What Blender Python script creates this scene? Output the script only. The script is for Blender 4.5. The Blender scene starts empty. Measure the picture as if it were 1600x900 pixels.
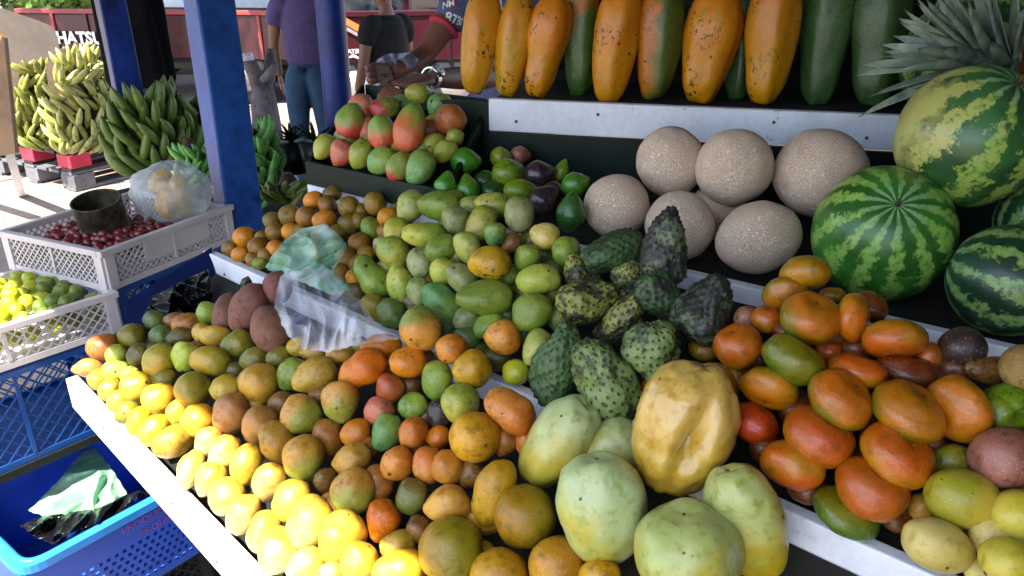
import bpy, bmesh, math, random
from mathutils import Vector, Matrix, noise as mnoise
R = math.radians
random.seed(7)
scene = bpy.context.scene
COL = scene.collection
# ------------------------------------------------------------ camera, sky, sun, exposure
CAMZ = 1.65; PITCH = R(23); F = 1200.0
cd = bpy.data.cameras.new('camera'); cam = bpy.data.objects.new('camera', cd); COL.objects.link(cam)
cam.location = (0, 0, CAMZ); cam.rotation_euler = (R(90) - PITCH, 0, 0)
cd.sensor_width = 36; cd.lens = F / 1600 * 36; cd.clip_start = .02; cd.clip_end = 500
scene.camera = cam
SUN_EL = 58; SX, SY = -.55, -.835
world = bpy.data.worlds.new('World'); scene.world = world; world.use_nodes = True
wn = world.node_tree; bg = wn.nodes['Background']
sky = wn.nodes.new('ShaderNodeTexSky'); sky.sky_type = 'NISHITA'; sky.sun_disc = False
sky.sun_elevation = R(SUN_EL); sky.sun_rotation = math.atan2(SX, SY) % (2 * math.pi)
sky.dust_density = 1.6
wn.links.new(sky.outputs[0], bg.inputs[0]); bg.inputs[1].default_value = .15
sd = bpy.data.lights.new('sun', 'SUN'); sd.energy = 5.0; sd.angle = R(.5); sd.color = (1, .95, .86)
sun = bpy.data.objects.new('sun', sd); COL.objects.link(sun)
sv = Vector((SX * math.cos(R(SUN_EL)), SY * math.cos(R(SUN_EL)), math.sin(R(SUN_EL))))
sun.rotation_euler = sv.to_track_quat('Z', 'Y').to_euler()
vs = scene.view_settings
vs.view_transform = 'Standard'; vs.look = 'None'; vs.gamma = 1; vs.use_curve_mapping = False
vs.exposure = 1.78
scene.cycles.max_bounces = 6; scene.cycles.diffuse_bounces = 2; scene.cycles.transparent_max_bounces = 16

# ------------------------------------------------------------ geometry of the view
CR = Vector((1, 0, 0)); CU = Vector((0, math.sin(PITCH), math.cos(PITCH))); CF = Vector((0, math.cos(PITCH), -math.sin(PITCH)))
CO = Vector((0, 0, CAMZ))
LD = Vector((-.755, .656, 0)); ND = Vector((.656, .755, 0)); ZV = Vector((0, 0, 1))   # along the stall, and towards its back
def ray(px, py): return CR * ((px - 800) / F) + CU * ((450 - py) / F) + CF
def at(px, py, t): return CO + ray(px, py) * t
def atz(px, py, z): d = ray(px, py); return CO + d * ((z - CAMZ) / d.z)
def slope_t(px, py, z0, k, n0):
    d = ray(px, py); return (z0 - CAMZ - k * n0) / (d.z - k * d.dot(ND))
def pix(p):
    q = p - CO; f = q.dot(CF); return 800 + F * q.dot(CR) / f, 450 - F * q.dot(CU) / f
def LN(l, n, z=0): return LD * l + ND * n + ZV * z

# ------------------------------------------------------------ tagging helpers
def tag(o, label=None, cat=None, group=None, kind=None):
    if label: o['label'] = label
    if cat: o['category'] = cat
    if group: o['group'] = group
    if kind: o['kind'] = kind
    return o
def empty(name, loc, rot=None):
    o = bpy.data.objects.new(name, None); COL.objects.link(o); o.location = loc
    o.empty_display_size = .05
    if rot is not None: o.rotation_euler = rot
    return o
def link(name, me, mat=None, parent=None, loc=None):
    o = bpy.data.objects.new(name, me); COL.objects.link(o)
    if mat is not None and not me.materials: me.materials.append(mat)
    if loc is not None: o.location = loc
    if parent: o.parent = parent
    return o
def lin(c): return c / 12.92 if c <= .04045 else ((c + .055) / 1.055) ** 2.4
def H(h, k=.92): return tuple(lin(int(h[i:i + 2], 16) / 255) * k for i in (0, 2, 4)) + (1,)

class MB:
    """collects boxes, tubes and lathes into one mesh"""
    def __init__(s): s.v = []; s.f = []; s.smooth = []
    def add(s, vs, fs, sm=False):
        b = len(s.v); s.v += [Vector(v) for v in vs]; s.f += [tuple(b + i for i in f) for f in fs]; s.smooth += [sm] * len(fs)
    def box(s, c, ax, ay, az):
        """centre and three half-axis vectors"""
        c = Vector(c); vs = [c + ax * i + ay * j + az * k for i in (-1, 1) for j in (-1, 1) for k in (-1, 1)]
        s.add(vs, [(0, 1, 3, 2), (4, 6, 7, 5), (0, 4, 5, 1), (2, 3, 7, 6), (0, 2, 6, 4), (1, 5, 7, 3)])
    def bar(s, p, q, w, h, up=ZV):
        p = Vector(p); q = Vector(q); d = (q - p); 
        if d.length < 1e-6: return
        x = d.normalized(); y = up.cross(x)
        if y.length < 1e-4: y = Vector((1, 0, 0)).cross(x)
        y.normalize(); z = x.cross(y); s.box((p + q) / 2, d / 2, y * w / 2, z * h / 2)
    def hexa(s, pts): s.add(pts, [(0, 1, 2, 3), (7, 6, 5, 4), (0, 4, 5, 1), (1, 5, 6, 2), (2, 6, 7, 3), (3, 7, 4, 0)])
    def tube(s, pts, rads, seg=8, cap=True, sm=True):
        pts = [Vector(p) for p in pts]; n = len(pts)
        if not isinstance(rads, (list, tuple)): rads = [rads] * n
        vs = []; prev = None
        for i, p in enumerate(pts):
            d = (pts[min(i + 1, n - 1)] - pts[max(i - 1, 0)]).normalized()
            if prev is None:
                u = d.cross(ZV); u = u if u.length > 1e-3 else d.cross(Vector((1, 0, 0)))
            else: u = prev - d * prev.dot(d)
            u.normalize(); prev = u; w = d.cross(u)
            vs += [p + (u * math.cos(2 * math.pi * k / seg) + w * math.sin(2 * math.pi * k / seg)) * rads[i] for k in range(seg)]
        fs = [(i * seg + k, i * seg + (k + 1) % seg, (i + 1) * seg + (k + 1) % seg, (i + 1) * seg + k) for i in range(n - 1) for k in range(seg)]
        if cap: fs += [tuple(range(seg))[::-1], tuple((n - 1) * seg + k for k in range(seg))]
        s.add(vs, fs, sm)
    def mesh(s, name):
        me = bpy.data.meshes.new(name); me.from_pydata([tuple(v) for v in s.v], [], s.f)
        me.polygons.foreach_set('use_smooth', s.smooth); me.update()
        bm = bmesh.new(); bm.from_mesh(me); bmesh.ops.recalc_face_normals(bm, faces=bm.faces); bm.to_mesh(me); bm.free()
        return me
    def build(s, name, mat, parent=None, bevel=0, loc=None):
        o = link(name, s.mesh(name), mat, parent, loc)
        if bevel:
            m = o.modifiers.new('bevel', 'BEVEL'); m.width = bevel; m.segments = 2; m.limit_method = 'ANGLE'
        return o

# ------------------------------------------------------------ materials
def nt(name):
    m = bpy.data.materials.new(name); m.use_nodes = True; t = m.node_tree
    return m, t, t.nodes['Principled BSDF']
class G:
    """tiny node-graph writer"""
    def __init__(s, t): s.t = t
    def n(s, typ, **kw):
        x = s.t.nodes.new(typ)
        for k, v in kw.items(): setattr(x, k, v)
        return x
    def set(s, inp, v):
        if isinstance(v, bpy.types.NodeSocket): s.t.links.new(v, inp)
        else: inp.default_value = v
    def m(s, op, a, b=0., c=0.):
        x = s.n('ShaderNodeMath', operation=op); s.set(x.inputs[0], a); s.set(x.inputs[1], b); s.set(x.inputs[2], c); return x.outputs[0]
    def ss(s, v, lo, hi):
        x = s.n('ShaderNodeMapRange', interpolation_type='SMOOTHSTEP'); s.set(x.inputs[0], v); s.set(x.inputs[1], lo); s.set(x.inputs[2], hi); return x.outputs[0]
    def mix(s, f, a, b):
        x = s.n('ShaderNodeMix', data_type='RGBA'); s.set(x.inputs[0], f); s.set(x.inputs[6], a); s.set(x.inputs[7], b); return x.outputs[2]
    def noise(s, vec, sc, det=3, rough=.5, dist=0):
        x = s.n('ShaderNodeTexNoise'); s.set(x.inputs['Vector'], vec); x.inputs['Scale'].default_value = sc
        x.inputs['Detail'].default_value = det; x.inputs['Roughness'].default_value = rough; x.inputs['Distortion'].default_value = dist; return x.outputs[0]
    def voro(s, vec, sc, feature='F1', out='Distance'):
        x = s.n('ShaderNodeTexVoronoi', feature=feature); s.set(x.inputs['Vector'], vec); x.inputs['Scale'].default_value = sc; return x.outputs[out]
    def bump(s, h, st, dist, bsdf, prev=None):
        x = s.n('ShaderNodeBump'); x.inputs['Strength'].default_value = st; x.inputs['Distance'].default_value = dist; s.set(x.inputs['Height'], h)
        if prev: s.t.links.new(prev, x.inputs['Normal'])
        s.t.links.new(x.outputs[0], bsdf.inputs['Normal']); return x.outputs[0]
def coords(g):
    tc = g.n('ShaderNodeTexCoord'); oi = g.n('ShaderNodeObjectInfo')
    v = g.n('ShaderNodeVectorMath', operation='ADD'); g.t.links.new(tc.outputs['Object'], v.inputs[0])
    c = g.n('ShaderNodeCombineXYZ')
    for i, k in enumerate((31., 57., 83.)): g.set(c.inputs[i], g.m('MULTIPLY', oi.outputs['Random'], k))
    g.t.links.new(c.outputs[0], v.inputs[1])
    return tc, v.outputs[0], oi.outputs['Random']
def plain(name, col, rough=.6, bump=0, bscale=60, var=.12, vscale=8, dirt=None, metal=0, spec=.5, coat=0):
    m, t, b = nt(name); g = G(t); tc, v, rnd = coords(g)
    n1 = g.noise(v, vscale, 5, .6); n2 = g.noise(v, vscale * 9, 3)
    dk = tuple(c * (1 - var * 2) for c in col[:3]) + (1,); lt = tuple(min(1, c * (1 + var)) for c in col[:3]) + (1,)
    c = g.mix(g.ss(g.m('ADD', g.m('MULTIPLY', n1, .7), g.m('MULTIPLY', n2, .3)), .35, .65), dk, lt)
    if dirt: c = g.mix(g.m('MULTIPLY', g.ss(g.noise(v, vscale * 2.3, 6, .65), dirt[1], dirt[1] + .12), .8), c, dirt[0])
    g.set(b.inputs['Base Color'], c)
    g.set(b.inputs['Roughness'], g.m('ADD', rough - .08, g.m('MULTIPLY', n2, .16)))
    b.inputs['Metallic'].default_value = metal; b.inputs['Specular IOR Level'].default_value = spec
    b.inputs['Coat Weight'].default_value = coat; b.inputs['Coat Roughness'].default_value = .15
    if bump: g.bump(g.noise(v, bscale, 5, .6), bump, .004, b)
    return m

def HS(h, k=.92):
    r = H(h, k)[:3]; r = [x ** 1.09 for x in r]; m_ = sum(r) / 3; return tuple(max(0, m_ + (x - m_) * 1.10) for x in r) + (1,)
def skin(name, c1, c2, c3=None, axis=0, pos=.5, wid=.35, nz=.5, spots=.35, spotc='2a1a0c', lent=.35, lentc='d8c890',
         rough=.40, bump=.35, valv=.16, huev=.012, coat=.1, blem=.75, bsc=110, sat=1.0, fleck=.35):
    """a fruit's skin: two colours flowing into each other, mottling, pores, scars and spots"""
    m, t, b = nt(name); g = G(t); tc, v, rnd = coords(g)
    sp = g.n('ShaderNodeSeparateXYZ'); t.links.new(tc.outputs['Generated'], sp.inputs[0])
    n1 = g.noise(v, 16, 3, .5); n2 = g.noise(v, 70, 4, .6); n3 = g.noise(v, 38, 6, .7, .6)
    gr = g.m('ADD', sp.outputs[axis], g.m('MULTIPLY', g.m('SUBTRACT', n1, .5), nz * 2.2))
    gr = g.m('ADD', gr, g.m('MULTIPLY', g.m('SUBTRACT', rnd, .5), .35))
    c = g.mix(g.ss(gr, pos - wid, pos + wid), HS(c1), HS(c2))
    c3 = HS(c3) if c3 else tuple(x * .55 for x in HS(c2)[:3]) + (1,)
    c = g.mix(g.m('MULTIPLY', g.ss(n2, .48, .7), .65), c, c3)
    if lent:
        d = g.voro(v, 210, 'F1'); c = g.mix(g.m('MULTIPLY', g.ss(d, .26, .12), lent), c, H(lentc))
    if blem:   # cloudy brown scuffs
        c = g.mix(g.m('MULTIPLY', g.ss(n3, .62, .72), blem), c, H(spotc, 1.6))
    if fleck:  # black flecks in clusters
        cl = g.ss(g.noise(v, 13, 2), .50, .62); fk = g.ss(g.noise(v, 140, 2, .5, .8), .57, .61)
        c = g.mix(g.m('MULTIPLY', g.m('MULTIPLY', cl, fk), fleck), c, H(spotc))
    if spots:  # a few small dark spots
        x = g.n('ShaderNodeTexVoronoi', feature='F1'); g.set(x.inputs['Vector'], v); x.inputs['Scale'].default_value = 46
        dd = g.m('ADD', x.outputs['Distance'], g.m('MULTIPLY', n2, .12))
        sc = g.n('ShaderNodeSeparateColor'); t.links.new(x.outputs['Color'], sc.inputs[0])
        keep = g.m('GREATER_THAN', sc.outputs[0], 1 - spots * .45)
        sz = g.m('ADD', .07, g.m('MULTIPLY', sc.outputs[1], .14))
        k = g.m('MULTIPLY', keep, g.ss(dd, g.m('ADD', sz, .07), sz)); c = g.mix(g.m('MULTIPLY', k, .9), c, H(spotc))
    hs = g.n('ShaderNodeHueSaturation'); g.set(hs.inputs['Color'], c)
    g.set(hs.inputs['Hue'], g.m('ADD', .5 - huev, g.m('MULTIPLY', rnd, huev * 2)))
    r2 = g.m('FRACT', g.m('MULTIPLY', rnd, 7.13)); g.set(hs.inputs['Value'], g.m('ADD', 1 - valv, g.m('MULTIPLY', r2, valv * 1.6)))
    hs.inputs['Saturation'].default_value = sat
    t.links.new(hs.outputs[0], b.inputs['Base Color'])
    g.set(b.inputs['Roughness'], g.m('ADD', rough - .08, g.m('MULTIPLY', n2, .2)))
    b.inputs['Coat Weight'].default_value = coat; b.inputs['Coat Roughness'].default_value = .12
    b.inputs['Specular IOR Level'].default_value = .5
    p = g.bump(g.noise(v, 45, 3), bump * .6, .004, b); g.bump(g.noise(v, bsc * 5, 3, .6), bump, .0012, b, p)
    return m
M = {}
# name: (skin material, words used for it)
def S(key, words, *a, **k): M[key] = (skin(words.replace(' ', '_') + '_skin', *a, **k), words)
S('olive', 'olive green', '7a7a2e', '8f8534', '4e5a20')
S('dkolive', 'dark olive', '565a26', '6c5a2c', '3b3f1c')
S('oliveyel', 'olive yellow', 'bca244', '9c963e', '7e7a30', spots=.2)
S('yellow', 'yellow', 'd4b454', 'c2a048', 'a08c2c', spots=.2, lent=.3)
S('bright', 'bright yellow', 'e0bc50', 'd4a444', 'b0903c', spots=.15)
S('cream', 'pale yellow', 'e4ca84', 'deb458', 'b8843a', spots=.5, spotc='6a4420')
S('lime', 'lime green', 'a8b850', 'c4c864', '7e9838', spots=.3, lentc='dfe8a0')
S('tan', 'tan brown', 'cca44e', 'b49042', '946a34', spots=.6)
S('tangreen', 'green shouldered tan', '98a048', 'c8a050', '947438', spots=.5, pos=.42, wid=.18, nz=.35)
S('pinktan', 'pinkish tan', 'c8985c', 'b0824a', '8a623c', spots=.5)
S('rust', 'rusty orange', 'bc7c40', 'a46a38', '6a3c20', spots=.4)
S('orange', 'smooth orange', 'd98a38', 'c97426', 'b0682a', spots=.2, blem=.15)
S('peach', 'peach coloured', 'd4984c', 'c47c38', 'a0662c', spots=1.1, spotc='221408')
S('peachgreen', 'green topped peach coloured', '8a9648', 'd4984c', 'a87438', pos=.4, wid=.14, nz=.25, spots=.8)
S('golden', 'golden', 'd0a040', 'b8862e', '80621f', spots=.9)
S('brown', 'dull brown', '946c3c', '7c5a32', '543c22', spots=.5)
S('green', 'mid green', '778f3c', '93a44a', '56743a', spots=.5, lentc='c8dc90')
S('dkgreen', 'dark green', '52683a', '66783c', '3a5030', spots=.5, lentc='a8b870')
S('palegreen', 'pale green', 'b4b868', '9ca858', '849250', spots=.5, lentc='dfe8b0')
S('greygreen', 'greyish green', '9ca272', '8e965c', '748248', spots=.6, lentc='c8d0a0')
S('yelgreen', 'yellowish green', 'bcb858', '98a84c', '7c8c40', spots=.5, lentc='e4e0a0')
S('teal', 'bluish green', '5c8c50', '84a050', '447048', spots=.6)
S('blackspot', 'yellow black marked', 'c8a03a', 'b08a34', '6a5020', spots=1.4, spotc='16100a', blem=1.0, fleck=1.)
S('striped', 'dark streaked green', '6c7c38', '88703c', '2c3418', spots=.8, spotc='1c200e', blem=1.)
S('darkpurple', 'dark purple', '4c3a34', '3a2c30', '2a2022', spots=.2, rough=.35)
S('redyel', 'red cheeked yellow', 'c8a048', 'b86840', 'a0743c', axis=2, spots=.4, nz=.3)
S('redgreen', 'red and green', '7e9a48', 'c8584a', 'b08050', axis=0, pos=.55, wid=.22, nz=.4, spots=.7, lentc='e8d0a0', lent=.5)
S('pinkred', 'pinkish red', 'c4685a', 'cc7c64', '94765a', axis=2, spots=.4, lentc='ecd0b0', lent=.5)
S('mgreen', 'blue green', '6fa060', '94aa58', '5c8050', spots=.4, lentc='e0e8b0', lent=.5)
S('myellow', 'yellow green', 'b4b450', '9cac50', 'c08c50', spots=.4, lentc='e8e8b0', lent=.5)
S('citorange', 'bright orange', 'e09628', 'd08a20', 'a87820', rough=.4, spots=.15, bump=.5, bsc=200)
S('citbrown', 'brownish orange', 'a0742c', '8a6a2c', '5e4c22', rough=.45, spots=.3, bump=.5, bsc=200)
S('citolive', 'olive brown', '7d6a2e', '96752c', '4e4a20', rough=.45, spots=.3, bump=.5, bsc=200)
S('citgreen', 'green', '6c8a34', '8a8c34', '4e6426', rough=.45, spots=.3, bump=.5, bsc=200)
kt = dict(rough=.28, bump=.7, bsc=170, lent=.22, coat=.5, spots=.2, nz=.9, blem=.3, fleck=.1, sat=1.0)
S('tango', 'glossy orange', 'bc8416', 'c86812', '98600f', **kt)
S('tangog', 'olive shaded orange', '6f781c', 'c87c1c', '946c18', **kt)
S('tanggreen', 'glossy green', '5c7c28', '848026', '48641e', **kt)
S('tangol', 'olive orange', '94802a', 'b47a28', '6e6420', **kt)
S('tangred', 'reddish orange', 'cc5018', 'b84418', 'a05018', **kt)
S('tangdark', 'dull rust coloured', '70401e', '84481e', '4c3018', **kt)
S('pinkbrown', 'pinkish brown', 'a87462', '94604c', '6c4638', rough=.38)
S('passion', 'yellow', 'd4c060', 'cdb648', 'a8a440', spots=.7, fleck=.06, blem=.15, rough=.33,  lent=.2)
S('passiong', 'green tinged yellow', 'a8a840', 'd4c058', 'a89c40', spots=.6, fleck=.06, blem=.15, rough=.33,  pos=.35, wid=.2)
S('passionc', 'cream yellow', 'd8c880', 'ccb860', 'a8944c', spots=.7, fleck=.06, blem=.15, rough=.38)
S('badea', 'pale green', 'bcae50', 'c0cc98', '98a650', spots=.28, nz=.9, fleck=.06, coat=.3, rough=.36, valv=.06, blem=.1, lent=.1)
S('badeay', 'yellowish green', 'c0aa40', 'b8c07c', '989438', spots=.35, nz=.9, fleck=.06, coat=.3, rough=.36, valv=.06, blem=.12, lent=.1, pos=.6)
S('badeao', 'wrinkled amber', 'cca244', 'd6ae68', 'b48434', spots=.3, fleck=.06, coat=.9, rough=.32, bump=.45, valv=.05, blem=.25, lent=.1)
S('papayao', 'orange', 'cc9230', 'c68234', '8c8a30', axis=0, spots=.7, spotc='2a1c0c', lent=.12, bsc=60, valv=.12, huev=.012, blem=.75, fleck=1.0, nz=.8)
S('papayag', 'dark green', '3e5a30', '466038', '2e4828', spots=.15, lent=.55, lentc='8aa070', valv=.12, blem=.12)
S('papayam', 'half green half orange', '4e6a30', 'c07c2c', '6a7428', axis=1, pos=.55, wid=.14, nz=.35, spots=.6, lent=.35, blem=.2)
S('papayat', 'orange topped green', '3c6228', 'c87830', '5c7428', axis=0, pos=.68, wid=.12, nz=.3, spots=.5, lent=.3, blem=.2)
S('avo', 'glossy green', '4c8c2c', '5a9434', '386c24', rough=.25, coat=.3, spots=.2, lentc='a8d080', lent=.3, bsc=150)
S('avod', 'deep green', '2c5c28', '3c6c2e', '20421e', rough=.25, coat=.3, spots=.2, lentc='7aa860', lent=.3)
S('avoy', 'yellow green', '8a9c30', '74942e', '4c6420', rough=.32, coat=.15, spots=.5)
S('avop', 'dark purple', '46383a', '3a2c34', '302028', rough=.28, coat=.3, spots=.1)
S('mamey', 'matt brown', '8c6252', '7c5446', '5c3c32', rough=.75, spots=.12, lent=0, bump=.5, blem=.25, valv=.06)
S('limeg', 'green', '6c8434', '7c9040', '4c6428', rough=.4, bump=.4, spots=.1, valv=.2)
S('limey', 'yellow', 'c8c844', 'b8bc48', '98a03c', rough=.4, bump=.4, spots=.1)
S('grape', 'dark red', '8c3430', '7a2a30', '4a1c24', rough=.3, coat=.3, spots=0, valv=.35)
S('nettan', 'rough tan', 'b89860', 'a0804c', '6c5430', rough=.7, bump=1.5, bsc=70, spots=.1)
S('maracuya', 'speckled olive gold', 'a8842c', '90842c', '60601e', spots=1.3, spotc='3c2c10', lent=.2)
# ---- special skins
def melon_mat():
    m, t, b = nt('netted_rind'); g = G(t); tc, v, rnd = coords(g)
    w = g.n('ShaderNodeVectorMath', operation='ADD'); t.links.new(v, w.inputs[0])
    nn = g.n('ShaderNodeTexNoise'); t.links.new(v, nn.inputs[0]); nn.inputs['Scale'].default_value = 120
    s_ = g.n('ShaderNodeVectorMath', operation='SCALE'); t.links.new(nn.outputs['Color'], s_.inputs[0]); s_.inputs['Scale'].default_value = .006; t.links.new(s_.outputs[0], w.inputs[1])
    e = g.voro(w.outputs[0], 215, 'DISTANCE_TO_EDGE'); e2 = g.voro(w.outputs[0], 430, 'DISTANCE_TO_EDGE')
    net = g.m('MULTIPLY', g.ss(e, .16, .04), g.ss(g.noise(v, 30, 2), .2, .5))
    net = g.m('MAXIMUM', net, g.m('MULTIPLY', g.ss(e2, .22, .05), .6))
    base = g.mix(g.ss(g.noise(v, 11, 3), .4, .65), H('e4bc9a', 1), H('dab498', 1))
    base = g.mix(g.ss(g.noise(v, 22, 3), .55, .8), base, H('b08048', 1))
    g.set(b.inputs['Base Color'], g.mix(net, base, H('f6dec4', 1)))
    b.inputs['Roughness'].default_value = .72; g.bump(net, .9, .0024, b); return m
def wmelon_mat(name, dark, light, yellow=0, n=11):
    m, t, b = nt(name); g = G(t); tc, v, rnd = coords(g)
    ob = g.n('ShaderNodeSeparateXYZ'); t.links.new(tc.outputs['Object'], ob.inputs[0])
    ang = g.m('ARCTAN2', ob.outputs[1], ob.outputs[2])
    rad = g.m('SQRT', g.m('ADD', g.m('MULTIPLY', ob.outputs[1], ob.outputs[1]), g.m('MULTIPLY', ob.outputs[2], ob.outputs[2])))
    k = g.ss(rad, .0, .09)
    nA = g.noise(v, 34, 5, .65, .3); nB = g.noise(v, 95, 5, .7); nC = g.noise(v, 8, 2)
    a2 = g.m('ADD', g.m('MULTIPLY', ang, n), g.m('MULTIPLY', g.m('MULTIPLY', g.m('SUBTRACT', nA, .5), g.m('ADD', .8, g.m('MULTIPLY', k, 7.))), 1.))
    s = g.m('SINE', a2)
    s = g.m('ADD', s, g.m('MULTIPLY', g.m('MULTIPLY', g.m('SUBTRACT', nB, .5), 4.6), g.m('ADD', .15, k)))
    s = g.m('ADD', s, g.m('MULTIPLY', g.m('SUBTRACT', nC, .5), 1.5))
    f = g.ss(s, -.35, .65)
    f = g.m('MULTIPLY', f, g.m('ADD', .55, g.m('MULTIPLY', g.ss(nB, .35, .6), .45)))
    lightc = g.mix(g.ss(rad, .06, .03), H(light, 1), H('7fa876', 1))
    darkc = g.mix(g.ss(g.noise(v, 12, 3), .42, .62), H(dark, 1), tuple(x * 1.9 for x in H(dark, 1)[:3]) + (1,))
    c = g.mix(f, darkc, lightc)
    if yellow:
        gp = g.n('ShaderNodeSeparateXYZ'); t.links.new(tc.outputs['Generated'], gp.inputs[0])
        q = g.m('ADD', gp.outputs[1], g.m('MULTIPLY', g.m('SUBTRACT', nA, .5), .5))
        c = g.mix(g.m('MULTIPLY', g.ss(g.m('ADD', q, g.m('MULTIPLY', f, .20)), .80, 1.0), .85), c, H('aeaa62', 1))
    g.set(b.inputs['Base Color'], c); b.inputs['Roughness'].default_value = .34; b.inputs['Coat Weight'].default_value = .12
    g.bump(g.noise(v, 120, 3), .12, .002, b); return m
def sour_mat(name, c1, c2, dk, cover, tip='1c1c12'):
    m, t, b = nt(name); g = G(t); tc, v, rnd = coords(g)
    at_ = g.n('ShaderNodeAttribute'); at_.attribute_name = 'spike'
    n1 = g.noise(v, 20, 5, .65); n2 = g.noise(v, 75, 5, .65)
    c = g.mix(g.ss(n1, .35, .65), H(c1, 1), H(c2, 1))
    sh = g.ss(g.m('ADD', n1, g.m('MULTIPLY', g.m('SUBTRACT', n2, .5), 1.)), 1 - cover, 1.12 - cover)
    c = g.mix(g.m('MULTIPLY', sh, .9), c, H(dk, 1))
    c = g.mix(g.m('MULTIPLY', g.ss(at_.outputs['Fac'], .3, .6), .9), c, H(tip, 1))
    g.set(b.inputs['Base Color'], c); b.inputs['Roughness'].default_value = .5; g.bump(n2, .4, .003, b); return m
M['melon'] = (melon_mat(), 'beige netted')
M['wm1'] = (wmelon_mat('bright_watermelon_rind', '2a5a1c', '8cb450', 0, 13), 'green striped')
M['wm2'] = (wmelon_mat('yellow_patched_watermelon_rind', '284c26', '94b050', 1, 10), 'yellow patched striped')
M['wm3'] = (wmelon_mat('dark_watermelon_rind', '183420', '7c9c50', 0, 11), 'dark striped')
M['sourg'] = (sour_mat('green_soursop_skin', '3c5a2c', '486834', '26301c', .46), 'green spiky')
M['sourp'] = (sour_mat('pale_green_soursop_skin', '7c9050', '587038', '363a26', .48), 'pale green knobbly')
M['soury'] = (sour_mat('yellow_green_soursop_skin', '8c8c40', '5c682e', '28241a', .55), 'yellow green')
M['sourd'] = (sour_mat('dark_soursop_skin', '5a6848', '3c4a30', '221e1c', .64), 'blackened')
M['sourk'] = (sour_mat('smooth_dark_soursop_skin', '3a5a2a', '2c4424', '2e302a', .52), 'dark green')
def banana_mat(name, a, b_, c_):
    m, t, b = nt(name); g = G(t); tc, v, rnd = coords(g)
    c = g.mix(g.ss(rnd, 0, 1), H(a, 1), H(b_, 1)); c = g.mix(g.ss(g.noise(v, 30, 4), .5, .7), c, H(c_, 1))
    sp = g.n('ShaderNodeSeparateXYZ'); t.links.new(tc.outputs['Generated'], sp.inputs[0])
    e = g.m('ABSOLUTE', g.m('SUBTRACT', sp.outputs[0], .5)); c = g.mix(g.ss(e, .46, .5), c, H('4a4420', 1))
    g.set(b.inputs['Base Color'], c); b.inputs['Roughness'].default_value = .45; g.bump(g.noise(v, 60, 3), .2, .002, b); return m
BAN_Y = banana_mat('ripening_banana_skin', 'd0cf80', 'b4b45c', '8a8c40')  # brightened for a bunch partly in sun; the light is in its colour
BAN_D = banana_mat('shaded_banana_skin', '8c8c3c', '7c8438', '6c7434')  # darker copy for the other bunches; shade is put into the skin colour
BAN_G = banana_mat('green_plantain_skin', '5c702c', '6c8038', '4c6028')
BAN_B = banana_mat('bright_green_banana_skin', '6ca850', '78b458', '508c40')

# ---- everyday materials
WHITE = plain('white_board_paint', (.74, .77, .84, 1), .42, .4, 30, .06, 9, dirt=(H('6c6458'), .63))
GREENP = plain('dark_green_paint', H('0a1e16', 1), .5, .3, 30, .12, 6, dirt=(H('1c1c18'), .62), spec=.25)
BLUEP = plain('blue_post_paint', H('1b4890', 1), .45, .5, 22, .2, 4, dirt=(H('101c34'), .57), spec=.35)
NAVYP = plain('deep_blue_paint', H('14307c', 1), .4, .4, 22, .2, 4, dirt=(H('0c1228'), .6), spec=.4)
BLUEIN = plain('dark_blue_panel_paint', H('0e1a40', 1), .95, .3, 25, .15, 5, spec=.05)
DARK = plain('dark_stained_wood', H('11100e', 1), .8, .4, 30, .2, 8)
BLACKP = plain('black_plastic', H('1c1c1e', 1), .4, .1, 60, .1)
GREYP = plain('grey_pallet_plastic', H('6c6c72', 1), .55, .3, 40, .15, 5, dirt=(H('3c3834'), .6))
REDP = plain('red_plastic', H('c83048', 1), .5, .2, 40, .1)
def plastic_mat(name, col, tr=.25, rough=.35):
    m, t, b = nt(name); g = G(t); tc, v, rnd = coords(g)
    n = g.noise(v, 7, 4); c = g.mix(g.ss(n, .35, .7), col, tuple(x * .82 for x in col[:3]) + (1,))
    g.set(b.inputs['Base Color'], c); b.inputs['Roughness'].default_value = rough
    tl = g.n('ShaderNodeBsdfTranslucent'); t.links.new(c, tl.inputs[0])
    mx = g.n('ShaderNodeMixShader'); mx.inputs[0].default_value = tr
    t.links.new(b.outputs[0], mx.inputs[1]); t.links.new(tl.outputs[0], mx.inputs[2]); t.links.new(mx.outputs[0], t.nodes['Material Output'].inputs[0]); return m
CRATEW = plastic_mat('white_crate_plastic', (.74, .68, .68, 1), .2)
CRATEB = plastic_mat('blue_crate_plastic', H('3a66d8', 1), .2)
CRATEL = plastic_mat('light_blue_rim_plastic', H('3c9cf4', 1), .2, .3)
CRATEN = plastic_mat('navy_crate_plastic', H('1f55a4', 1), .15)
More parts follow.
